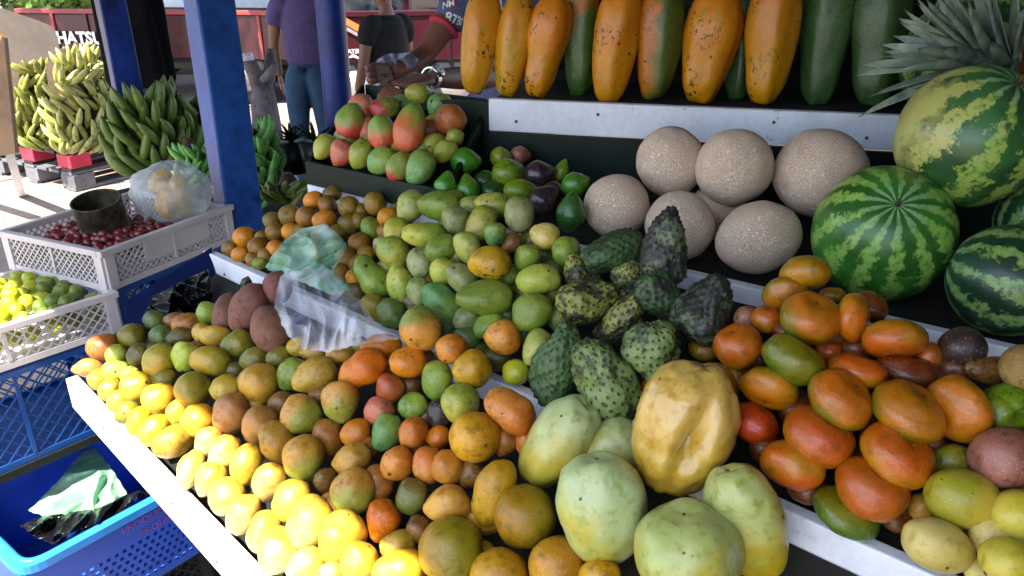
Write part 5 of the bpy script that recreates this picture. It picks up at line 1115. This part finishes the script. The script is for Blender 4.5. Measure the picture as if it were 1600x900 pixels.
for i, (px, t, h, cr, cz, mt, lb) in enumerate([(20, 14, 4, 2.0, 2.0, LEAFD, 'dense dark green tree above the tan panel at the left edge'), (135, 12.5, 3.4, 1.1, 1.8, LEAF, 'light green broad leaved tree above the truck rail beside the left post'), (290, 15, 4.5, 2.0, 2.4, LEAF, 'green tree seen between the black cloth and the thick post'),
     (470, 17, 4.5, 2.3, 2.4, LEAFD, 'dark tree behind the white van and the purple shirt'), (590, 11.5, 3.2, 1.3, 1.85, LEAFD, 'dark drooping bush tree above the orange striped truck'), (700, 16, 4.2, 2.2, 2.2, LEAFD, 'dark tree behind the person in black'), (860, 17, 4.5, 2.4, 2.4, LEAFD, 'dark tree hidden behind the papayas'), (-120, 16, 4.5, 2.4, 2.3, LEAFD, 'dark tree beyond the left edge')]):
    tree(at(px, 0, t), h, cr, cz, 5200, .22, mt, lb, 40 + i)
# spiky plants by the table
def spiky(c, n, L, mat, label, seed, name='spiky_plant', pot=True):
    rs = random.Random(seed); o = empty(name, c); tag(o, label, 'plant', 'dark spiky plants behind the tray')
    if pot: mb = MB(); mb.tube([c - ZV * .12, c], [.05, .065], 12); part(mb, 'pot', BLACKP, o)
    mb = MB()
    for i in range(n): leaf_into(mb, c, Vector((rs.gauss(0, 1), rs.gauss(0, 1), 1.2)).normalized(), L * rs.uniform(.6, 1.1), .012, .4)
    part(mb, 'leaves', mat, o)
def leaf_into(mb, p, d, L, w, droop, cup=.35, nrm=ZV):
    n = 9; side = d.cross(nrm); side = side.normalized() if side.length > .05 else Vector((1, 0, 0)); up = side.cross(d).normalized(); vs = []
    for i in range(n + 1):
        s = i / n; q = p + d * (L * s * (1 - .15 * droop * s)) - up * 0 + nrm * (-droop * L * s * s * .5); ww = w * (1 - s) ** .7 * (.75 + .6 * s)
        vs += [q - side * ww + up * ww * cup, q - up * ww * .25, q + side * ww + up * ww * cup]
    mb.add(vs, [(i * 3 + k, i * 3 + k + 1, i * 3 + 3 + k + 1, i * 3 + 3 + k) for i in range(n) for k in (0, 1)], True)
PLD = plain('dark_leaf_blades', H('24381c', 1), .5, .1, 30, .3, 20)
spiky(at(455, 222, 3.0), 22, .13, PLD, 'dark spiky plant in a black pot in front of the jeans', 1); spiky(at(492, 222, 2.95), 20, .13, PLD, 'dark spiky plant in a black pot beside the round blue post', 2)
# ============================================================ PINEAPPLE
pa = empty('pineapple', at(1640, 135, 1.33)); tag(pa, 'pineapple with a large grey green crown pointing left above the watermelons', 'pineapple')
ctr = at(1665, 120, 1.34); axp = (at(1590, 106, 1.33) - ctr); hl = axp.length; axp.normalize()
PINE = skin('pineapple_eyes', 'b0642c', 'c88038', '5c4424', spots=.2, rough=.5, bump=.6)
vs = []; nu, nv = 40, 48
s1 = axp.cross(CF).normalized(); s2 = axp.cross(s1)
for i in range(nu + 1):
    th = math.pi * i / nu
    for j in range(nv):
        f = 2 * math.pi * j / nv; e = abs(math.sin(i * .62 + j * math.pi * 8 / nv)) * abs(math.sin(i * .62 - j * math.pi * 8 / nv)); r = .058 * math.sin(th) ** .55 * (1 + .10 * e) + 1e-5
        vs.append(ctr + axp * (.085 * math.cos(th)) + s1 * r * math.cos(f) + s2 * r * math.sin(f))
mb = MB(); mb.add(vs, [(i * nv + j, i * nv + (j + 1) % nv, (i + 1) * nv + (j + 1) % nv, (i + 1) * nv + j) for i in range(nu) for j in range(nv)], True); part(mb, 'fruit_body', PINE, pa)
m, t_, b_ = nt('pineapple_crown_leaf'); g = G(t_); tc, v, rnd = coords(g); n_ = g.noise(v, 40, 4)
g.set(b_.inputs['Base Color'], g.mix(g.ss(n_, .35, .65), g.mix(g.ss(rnd, 0, 1), H('5c6c6c', 1), H('788c74', 1)), H('8c9c88', 1))); b_.inputs['Roughness'].default_value = .55; g.bump(g.noise(v, 160, 3), .3, .001, b_); PLEAF = m
rs = random.Random(11); base = at(1588, 104, 1.33)
for i in range(40):
    s = i / 40; f = i * 2.39996; rad = .35 + 1.25 * (1 - s)
    d = (axp * (1.0 if s > .3 else .75) + (s1 * math.cos(f) + s2 * math.sin(f)) * rad * .62 + CU * .10).normalized(); L = (.08 + .115 * math.sin(min(1, s * 1.25 + .15) * math.pi * .62)) * rs.uniform(.85, 1.12)
    mb = MB(); out = (d - axp * d.dot(axp)); out = out.normalized() if out.length > .01 else CU
    leaf_into(mb, base + axp * (.065 * s) + out * .016 * (1 - s), d, L, .021 * (1.15 - .35 * s), rs.uniform(-.15, .45), .5, nrm=-out if False else (out * -1)); lo = part(mb, 'leaf', PLEAF, pa)
    sm = lo.modifiers.new('thickness', 'SOLIDIFY'); sm.thickness = .0012
# ============================================================ PEOPLE
SKIN1 = plain('brown_human_skin', H('7c5040', 1), .5, .15, 90, .06, 10); SKIN2 = plain('tan_human_skin', H('8c6450', 1), .5, .15, 90, .06, 10); HAIR = plain('black_hair', (.012, .01, .01, 1), .6, .5, 120, .2, 60)
def grow(name, vs, es, rs_, sub=2, root=0):
    me = bpy.data.meshes.new(name); me.from_pydata([tuple(v) for v in vs], es, []); o = bpy.data.objects.new(name, me); COL.objects.link(o)
    m = o.modifiers.new('s', 'SKIN'); m.use_smooth_shade = True; sv_ = me.skin_vertices[0] if me.skin_vertices else None
    if sv_ is None:
        bm = bmesh.new(); bm.from_mesh(me); bm.verts.layers.skin.verify(); bm.to_mesh(me); bm.free(); sv_ = me.skin_vertices[0]
    for i, r in enumerate(rs_): sv_.data[i].radius = (r, r) if not isinstance(r, tuple) else r; sv_.data[i].use_root = (i == root)
    m2 = o.modifiers.new('u', 'SUBSURF'); m2.levels = sub; m2.render_levels = sub
    bpy.context.view_layer.update(); dg = bpy.context.evaluated_depsgraph_get(); out = bpy.data.meshes.new_from_object(o.evaluated_get(dg)); bpy.data.objects.remove(o)
    out.polygons.foreach_set('use_smooth', [True] * len(out.polygons)); return out
def finger_chains(vs, es, rs_, palm, pd, side, nrm, curl, L=.075, r=.0085, thumb=True):
    """five separate fingers rooted in the palm vertex region"""
    for k, (o, ln) in enumerate(((-1.5, .92), (-.5, 1.08), (.5, 1.0), (1.5, .8))):
        b = palm + side * o * .019 + pd * .035; n0 = len(vs); c = curl
        p1 = b + (pd * math.cos(c * .4) + nrm * math.sin(c * .4)) * L * ln * .42; p2 = p1 + (pd * math.cos(c) + nrm * math.sin(c)) * L * ln * .33; p3 = p2 + (pd * math.cos(c * 1.6) + nrm * math.sin(c * 1.6)) * L * ln * .26
        vs += [b, p1, p2, p3]; es += [(n0, n0 + 1), (n0 + 1, n0 + 2), (n0 + 2, n0 + 3)]; rs_ += [r * 1.08, r, r * .92, r * .78]
    if thumb: 
        n0 = len(vs); b = palm - side * .030 - pd * .02; p1 = b - side * .022 + pd * .028 + nrm * .008; p2 = p1 + pd * .03 - side * .004 + nrm * .008; vs += [b, p1, p2]; es += [(n0, n0 + 1), (n0 + 1, n0 + 2)]; rs_ += [r * 1.3, r * 1.15, r * .85]
def merged(name, parts, voxel):
    """join the pieces and fuse them into one continuous skin"""
    bm = bmesh.new()
    for p in parts: bm.from_mesh(p)
    me = bpy.data.meshes.new(name); bm.to_mesh(me); bm.free(); o = bpy.data.objects.new(name, me); COL.objects.link(o)
    r = o.modifiers.new('r', 'REMESH'); r.mode = 'VOXEL'; r.voxel_size = voxel; r.use_smooth_shade = True; s = o.modifiers.new('s', 'SMOOTH'); s.factor = .5; s.iterations = 3
    bpy.context.view_layer.update(); out = bpy.data.meshes.new_from_object(o.evaluated_get(bpy.context.evaluated_depsgraph_get())); bpy.data.objects.remove(o); out.polygons.foreach_set('use_smooth', [True] * len(out.polygons)); return out
def hand_parts(wrist, palm, side, nrm, curl, s=1.):
    pd = (palm - wrist).normalized(); side = (side - pd * side.dot(pd)).normalized(); nrm = (nrm - pd * nrm.dot(pd) - side * nrm.dot(side)).normalized(); out = []
    # palm: four metacarpal bars side by side
    for o in (-1.5, -.5, .5, 1.5): out.append(grow('m', [wrist + side * o * .009, palm + side * o * .019 * s + pd * .036], [(0, 1)], [.018 * s, .0125 * s], 2))
    vs, es, rr = [], [], []; finger_chains(vs, es, rr, palm, pd, side, nrm, curl, .078 * s, .0088 * s)
    i = 0
    for n in (4, 4, 4, 4, 3): out.append(grow('f', vs[i:i + n], [(k, k + 1) for k in range(n - 1)], rr[i:i + n], 2)); i += n
    return out
def head_parts(c, f, r=.098):
    s = f.cross(ZV).normalized(); P = []
    P.append(grow('h', [c - ZV * .10, c - ZV * .045 + f * .018, c + ZV * .0 + f * .012, c + ZV * .055, c + ZV * .095 - f * .01], [(0, 1), (1, 2), (2, 3), (3, 4)], [.052, .066, .080, .084, .055], 2))
    P.append(grow('n', [c + f * .085 + ZV * .012, c + f * .108 - ZV * .022], [(0, 1)], [.009, .014], 2))
    P.append(grow('l', [c + f * .082 - ZV * .052 - s * .02, c + f * .092 - ZV * .052, c + f * .082 - ZV * .052 + s * .02], [(0, 1), (1, 2)], [.007, .009, .007], 2))
    for k in (-1, 1): P.append(grow('e', [c + s * k * .080 - ZV * .02, c + s * k * .086 + ZV * .018], [(0, 1)], [.012, .016], 2))
    return P
def face_bits(o, c, f, loc):
    s = f.cross(ZV).normalized(); mb = MB()
    for k in (-1, 1): mb.tube([c + f * .078 + s * k * .032 - s * .014, c + f * .086 + s * k * .032, c + f * .078 + s * k * .032 + s * .014], [.003, .008, .003], 8)
    part(mb, 'eyes', HAIR, o)
def hair_mesh(c, f, long=0):
    P = [grow('h', [c - f * .02 + ZV * .045, c - f * .03 + ZV * .01, c - f * .035 - ZV * (.03 + long)], [(0, 1), (1, 2)], [.094, .092, .07], 2)]
    return P[0]
def body_person(name_label, skel, smat, pmat, skinm, hairm, face, label, group=None, voxel=.007, shirt_text=None, shoes=True, long=0):
    """skel: dict of joints in world space"""
    J = skel; base = zz(J['pelvis'], 0); o = link('person', merged('person', 
        [grow('t', [J['pelvis'], J['waist'], J['chest'], J['neckb'], J['neck'], J['head'] - ZV * .05], [(0, 1), (1, 2), (2, 3), (3, 4), (4, 5)], [(.15, .10), (.125, .095), (.155, .105), (.075, .06), .05, .05], 2)] +
        [grow('a', [J['neckb'] * .6 + J['sh' + s] * .4, J['sh' + s], (J['sh' + s] + J['el' + s]) / 2, J['el' + s], (J['el' + s] * .45 + J['wr' + s] * .55), J['wr' + s]], [(i, i + 1) for i in range(5)], [.06, .058, .047, .038, .036, .026], 2) for s in 'LR'] +
        [grow('g', [J['pelvis'], J['hi' + s], (J['hi' + s] * .6 + J['kn' + s] * .4), J['kn' + s], J['kn' + s] * .65 + J['an' + s] * .35, J['an' + s], J['an' + s] - ZV * .045, J['to' + s]], [(i, i + 1) for i in range(7)], [.09, .095, .08, .056, .056, .036, .036, .034], 2) for s in 'LR'] +
        head_parts(J['head'], face) + sum([hand_parts(J['wr' + s], J['pa' + s], J['sd' + s], J['nm' + s], J['cu' + s]) for s in 'LR'], []), voxel), skinm)
    for v in o.data.vertices: v.co -= base
    o.location = base; tag(o, label, 'person', group)
    def child(name, meshes, mat, vx=.010):
        me = merged(name, meshes, vx) if len(meshes) > 1 else meshes[0]; c = link(name, me, mat); c.parent = o; c.matrix_parent_inverse = Matrix.Translation(-base); return c
    sh = [grow('t', [J['pelvis'] - ZV * .02, J['waist'], J['chest'], J['neckb'] + ZV * .0, J['neckb'] + ZV * .035], [(0, 1), (1, 2), (2, 3), (3, 4)], [(.172, .122), (.155, .118), (.178, .128), (.13, .10), (.078, .072)], 2)]
    for s in 'LR': m_ = J['sh' + s].lerp(J['el' + s], .55); sh.append(grow('a', [J['neckb'] * .6 + J['sh' + s] * .4 - ZV * .01, J['sh' + s], m_], [(0, 1), (1, 2)], [.085, .078, .066], 2))
    child('shirt', sh, smat)
    tr = [grow('p', [J['pelvis'] + ZV * .04, J['pelvis']], [(0, 1)], [(.163, .115), (.165, .12)], 2)]
    for s in 'LR': tr.append(grow('g', [J['pelvis'], J['hi' + s], J['hi' + s] * .6 + J['kn' + s] * .4, J['kn' + s], J['kn' + s] * .5 + J['an' + s] * .5, J['an' + s]], [(i, i + 1) for i in range(5)], [.11, .112, .097, .076, .07, .062], 2))
    child('trousers', tr, pmat)
    child('hair', [hair_mesh(J['head'], face, long)], hairm)
    if shoes: child('shoes', [grow('s', [J['an' + s] - ZV * .03, J['an' + s] - ZV * .045 + (J['to' + s] - J['an' + s]) * .3, J['to' + s] + (J['to' + s] - J['an' + s]) * .15], [(0, 1), (1, 2)], [.046, .045, .042], 2) for s in 'LR'], BLACKP)
    mb = MB(); c = J['head']; s_ = face.cross(ZV).normalized()
    for k in (-1, 1): mb.tube([c + face * .080 + s_ * k * .030 - s_ * .012 + ZV * .004, c + face * .089 + s_ * k * .030 + ZV * .004, c + face * .080 + s_ * k * .030 + s_ * .012 + ZV * .004], [.002, .006, .002], 8)
    e = mb.build('eyes', HAIR); e.parent = o; e.matrix_parent_inverse = Matrix.Translation(-base)
    return o
def standing(c, yaw, h, lean=0, armf=(0, 0)):
    k = h / 1.70; f = Vector((math.cos(yaw), math.sin(yaw), 0)); s = f.cross(ZV); b = zz(c, 0)
    def P(x, y, z): return b + (s * x + f * y) * k + ZV * z * k
    J = dict(pelvis=P(0, 0, .95), waist=P(0, .01, 1.08), chest=P(0, .01 + lean, 1.27), neckb=P(0, -.005 + lean, 1.42), neck=P(0, .005 + lean, 1.48), head=P(0, .02 + lean, 1.60))
    for i, (n, sg) in enumerate((('L', -1), ('R', 1))):
        a = armf[i]; J.update({'sh' + n: P(.175 * sg, lean, 1.39), 'el' + n: P(.23 * sg, .03 + a * .15, 1.10), 'wr' + n: P(.225 * sg, .10 + a, .88 + a * .4), 'pa' + n: P(.222 * sg, .125 + a * 1.25, .81 + a * .45), 'sd' + n: f * 1.0, 'nm' + n: s * -sg, 'cu' + n: .5,
            'hi' + n: P(.085 * sg, 0, .88), 'kn' + n: P(.10 * sg, .02, .49), 'an' + n: P(.105 * sg, -.01, .085), 'to' + n: P(.12 * sg, .13, .035)})
    return J, f
PURPLE = plain('purple_shirt_cloth', H('5a4a7c', 1), .85, .4, 40, .12, 6); DEN = plain('blue_denim', H('2c4c6c', 1), .85, .4, 90, .15, 8); BLK = plain('black_shirt_cloth', (.012, .012, .014, 1), .9, .3, 50, .2, 6); GREYC = plain('grey_blue_shirt_cloth', H('56608a', 1), .85, .3, 50, .08, 6); DARKC = plain('dark_trousers_cloth', H('20242c', 1), .9, .3, 50)
J, f = standing(at(478, 90, 5.6), R(95), 1.68); body_person('', J, PURPLE, DEN, SKIN2, HAIR, f, 'person in a purple shirt and blue jeans seen from behind, beside the round blue post', voxel=.008)
J, f = standing(at(608, 90, 5.3), R(140), 1.55, .0, (.02, .08)); body_person('', J, BLK, DARKC, SKIN2, HAIR, f, 'person in a black shirt standing sideways in front of the dark red truck', voxel=.008)
# the vendor reaching over the tray
vp = at(775, 90, 2.85); J, f = standing(vp, R(235), 1.68, .05)
def hop(a, b, L): return a + (b - a).normalized() * L
J['shL'] = at(722, 0, 2.66); J['shR'] = at(852, 2, 2.80); J['chest'] = (J['shL'] + J['shR']) / 2 - ZV * .13 + Vector((0, .06, 0)); J['neckb'] = (J['shL'] + J['shR']) / 2 + ZV * .03 + Vector((0, .04, 0)); J['neck'] = J['neckb'] + ZV * .07; J['head'] = J['neckb'] + ZV * .19 + f * .03
J['waist'] = J['pelvis'].lerp(J['chest'], .45)
J['elL'] = at(662, 88, 2.62); J['wrL'] = at(610, 112, 2.46); J['paL'] = at(592, 116, 2.41); J['sdL'] = CU; J['nmL'] = CR; J['cuL'] = .7
J['elR'] = at(768, 122, 2.42); J['wrR'] = at(672, 122, 2.12); J['paR'] = at(638, 132, 2.06); J['sdR'] = (CU * -1 + CF * .1); J['nmR'] = (-CU * .9 + CF * .3); J['cuR'] = .55
J['sdR'] = Vector((-.25, .85, .1)); J['nmR'] = -ZV
vend = body_person('', J, GREYC, DARKC, SKIN1, HAIR, f, 'vendor in a grey blue printed shirt reaching over the mango tray with a wristwatch', voxel=.0045)
vb = vend.location
REDC = plain('red_cuff_cloth', H('b03048', 1), .85)
mm = J['shL'].lerp(J['elL'], .56); me = grow('c', [J['shL'].lerp(J['elL'], .42), mm], [(0, 1)], [.069, .069], 2); cf = link('sleeve_cuff', me, REDC); cf.parent = vend; cf.matrix_parent_inverse = Matrix.Translation(-vb)
# print on the shirt, following the chest a few millimetres proud of the cloth
def onchest(px, py, t): return at(px, py, t)
from mathutils.bvhtree import BVHTree
shirt = [c for c in vend.children if c.name.startswith('shirt')][0]; bv_ = BVHTree.FromPolygons([v.co for v in shirt.data.vertices], [p.vertices[:] for p in shirt.data.polygons])
def hit(px, py):
    d = ray(px, py).normalized(); h = bv_.ray_cast(CO, d)
    return (h[0], h[1]) if h[0] else (None, None)
def stick(s, size, px, py, mat, ang=0):
    p, n = hit(px, py)
    if p is None: return
    x = (CR * math.cos(ang) + CU * math.sin(ang)); x = (x - n * x.dot(n)).normalized(); y = n.cross(x); o = text(s, size, p + n * .006, x, y, mat, vend, 'shirt_print', .001, .001)
    # bend the print onto the cloth
    for v in o.data.vertices:
        q = bv_.find_nearest(v.co)
        if q[0]: v.co = q[0] + q[1] * (.003 + .001 * ((v.co - p).dot(n) > .006))
stick('8732', .055, 694, 32, TXT, -.35); stick('A', .045, 697, 46, TXT, -.35); stick('K', .06, 703, 12, REDC, .0); stick('NM', .035, 692, 14, TXT, .1)
# watch and ring
wt = empty('wristwatch', J['wrR']); tag(wt, "steel wristwatch with a white dial on the vendor's wrist", 'wristwatch')
wa = (J['elR'] - J['wrR']).normalized(); wc = J['wrR'] + wa * .006; STEEL = plain('brushed_steel', (.6, .6, .62, 1), .25, 0, 10, .05, metal=.9)
mb = MB(); s1_ = wa.cross(ZV).normalized(); s2_ = wa.cross(s1_); k = 28
ringp = [wc + (s1_ * math.cos(2 * math.pi * i / k) + s2_ * math.sin(2 * math.pi * i / k)) * .0285 for i in range(k + 1)]
for i in range(k): mb.bar(ringp[i], ringp[i + 1], .016, .004, up=((ringp[i] - wc).normalized()))
part(mb, 'strap', STEEL, wt)
dn = (-CF + CU * .1).normalized(); dn = (dn - wa * dn.dot(wa)).normalized(); dc = wc + dn * .0285
mb = MB(); mb.tube([dc, dc + dn * .009], [.021, .019], 24); part(mb, 'case', STEEL, wt)
mb = MB(); mb.tube([dc + dn * .0092, dc + dn * .0100], [.0155, .0155], 24); part(mb, 'dial', TXT, wt)
mb = MB(); mb.bar(dc + dn * .0106, dc + dn * .0106 + wa * .010, .0012, .001, up=dn); mb.bar(dc + dn * .0106, dc + dn * .0106 + wa.cross(dn) * .008, .0014, .001, up=dn); part(mb, 'hands', BLACKP, wt)
pd = (J['paR'] - J['wrR']).normalized(); sd_ = (J['sdR'] - pd * J['sdR'].dot(pd)).normalized(); nm = (J['nmR'] - pd * J['nmR'].dot(pd) - sd_ * J['nmR'].dot(sd_)).normalized()
rc = J['paR'] + sd_ * (-.5) * .019 + pd * .052 + nm * .004; mb = MB(); rp = [rc + (sd_ * math.cos(i * .5236) + nm * math.sin(i * .5236)) * .0105 for i in range(13)]; mb.tube(rp, .0016, 6, False)
tag(mb.build('ring', plain('silver_ring', (.8, .78, .72, 1), .2, 0, 10, .02, metal=1)), "thin silver ring on the vendor's finger", 'ring')
film('plastic_bag', crumple([(578, 118), (590, 92), (605, 84), (640, 82), (655, 92), (645, 108), (620, 112), (600, 128), (585, 140)], (612, 102), lambda x, y: 2.5, .03, 31, rings=16, seg=60, amp=.03, nf=5), GREYF, "dull clear plastic bag hanging from the vendor's left hand", 'plastic bag')
film('paper_slip', crumple([(578, 134), (594, 129), (590, 146), (584, 147)], (586, 139), lambda x, y: 2.2, .003, 32, rings=4, seg=20, amp=.002), TXT, 'small white paper slip between the vendor hand and the mangoes', 'paper')
# ============================================================ DESCRIPTIONS OF THE REPEATED FRUIT
LM = [('the near rim of the blue basket', 120, 840), ('the near corner of the can crate', 152, 410), ('the thick blue post', 350, 300), ('the rusty tin can', 165, 350), ('the lime crate corner', 185, 490), ('the green plastic bag', 480, 395), ('the clear plastic bag', 505, 500), ('the lowest brown mamey', 423, 514),
 ('the long waisted orange mango', 566, 578), ('the peach mango with green top', 657, 513), ('the black scabbed golden fruit', 742, 683), ('the long salmon mango', 798, 643), ('the dark streaked green mango', 643, 777),
 ('the long upright holed mango', 771, 771), ('the big speckled olive fruit', 705, 860), ('the left tip of the front board', 110, 575), ('the black scarred yellow mango', 765, 411), ('the cream mango near the melons', 850, 368),
 ('the boomerang shaped mango', 582, 431), ('the largest flat green mango', 758, 464), ('the peach mango among green ones', 786, 527), ('the leftmost melon', 963, 322), ('the wrinkled amber granadilla', 1070, 668), ('the black pointed soursop', 1100, 484),
 ('the bright green watermelon', 1379, 366), ('the dark purple fruit', 1504, 543), ('the pinkish brown right edge fruit', 1570, 716), ('the glossy green mandarin', 1240, 563), ('the lemon', 806, 582), ('the front right tray corner', 700, 299),
 ('the front left tray corner', 476, 252), ("the vendor's hand", 625, 140), ('the left end of the papaya board', 767, 175), ('the round glossy blue post', 530, 100), ('the round orange mango', 637, 565), ('the lone granadilla behind the amber one', 957, 700)]
DIRS = ['right of', 'above and right of', 'above', 'above and left of', 'left of', 'below and left of', 'below', 'below and right of']
ORD = ['nearest', 'second nearest', 'third nearest', 'fourth nearest', 'fifth nearest', 'sixth nearest', 'seventh nearest', 'eighth nearest', 'ninth nearest', 'tenth nearest', 'eleventh nearest', 'twelfth nearest', 'thirteenth nearest', 'fourteenth nearest', 'fifteenth nearest', 'sixteenth nearest', 'seventeenth nearest', 'eighteenth nearest']
def octant(dx, dy): return int(((math.degrees(math.atan2(-dy, dx)) + 360 + 22.5) % 360) // 45)
used = set()
for o, words, noun, px, py, lab, sz in FRUITS:
    if lab: o['label'] = lab; used.add(lab); continue
    cand = []
    for name, lx, ly in LM:
        d = math.hypot(px - lx, py - ly)
        if d < 14 or d > 520: continue
        k = octant(px - lx, py - ly)
        same = sorted(math.hypot(q[3] - lx, q[4] - ly) for q in FRUITS if q[1] == words and q[2] == noun and octant(q[3] - lx, q[4] - ly) == k)
        r = same.index(min(same, key=lambda s: abs(s - d))); cand.append((r * 70 + d, r, name, k))
    cand.sort()
    for _, r, name, k in cand:
        if r >= len(ORD): continue
        L = f'{ORD[r]} {words} {noun} {DIRS[k]} {name}'
        if L not in used and len(L.split()) <= 16: used.add(L); o['label'] = L; break
    else:
        o['label'] = f'{words} {noun} in the {o["group"]}'[:110]; print('FALLBACK', o['label'])
for o in list(scene.objects):
    if o.parent is None and o.type not in ('CAMERA', 'LIGHT') and 'kind' not in o and 'label' not in o: print('NOLABEL', o.name)
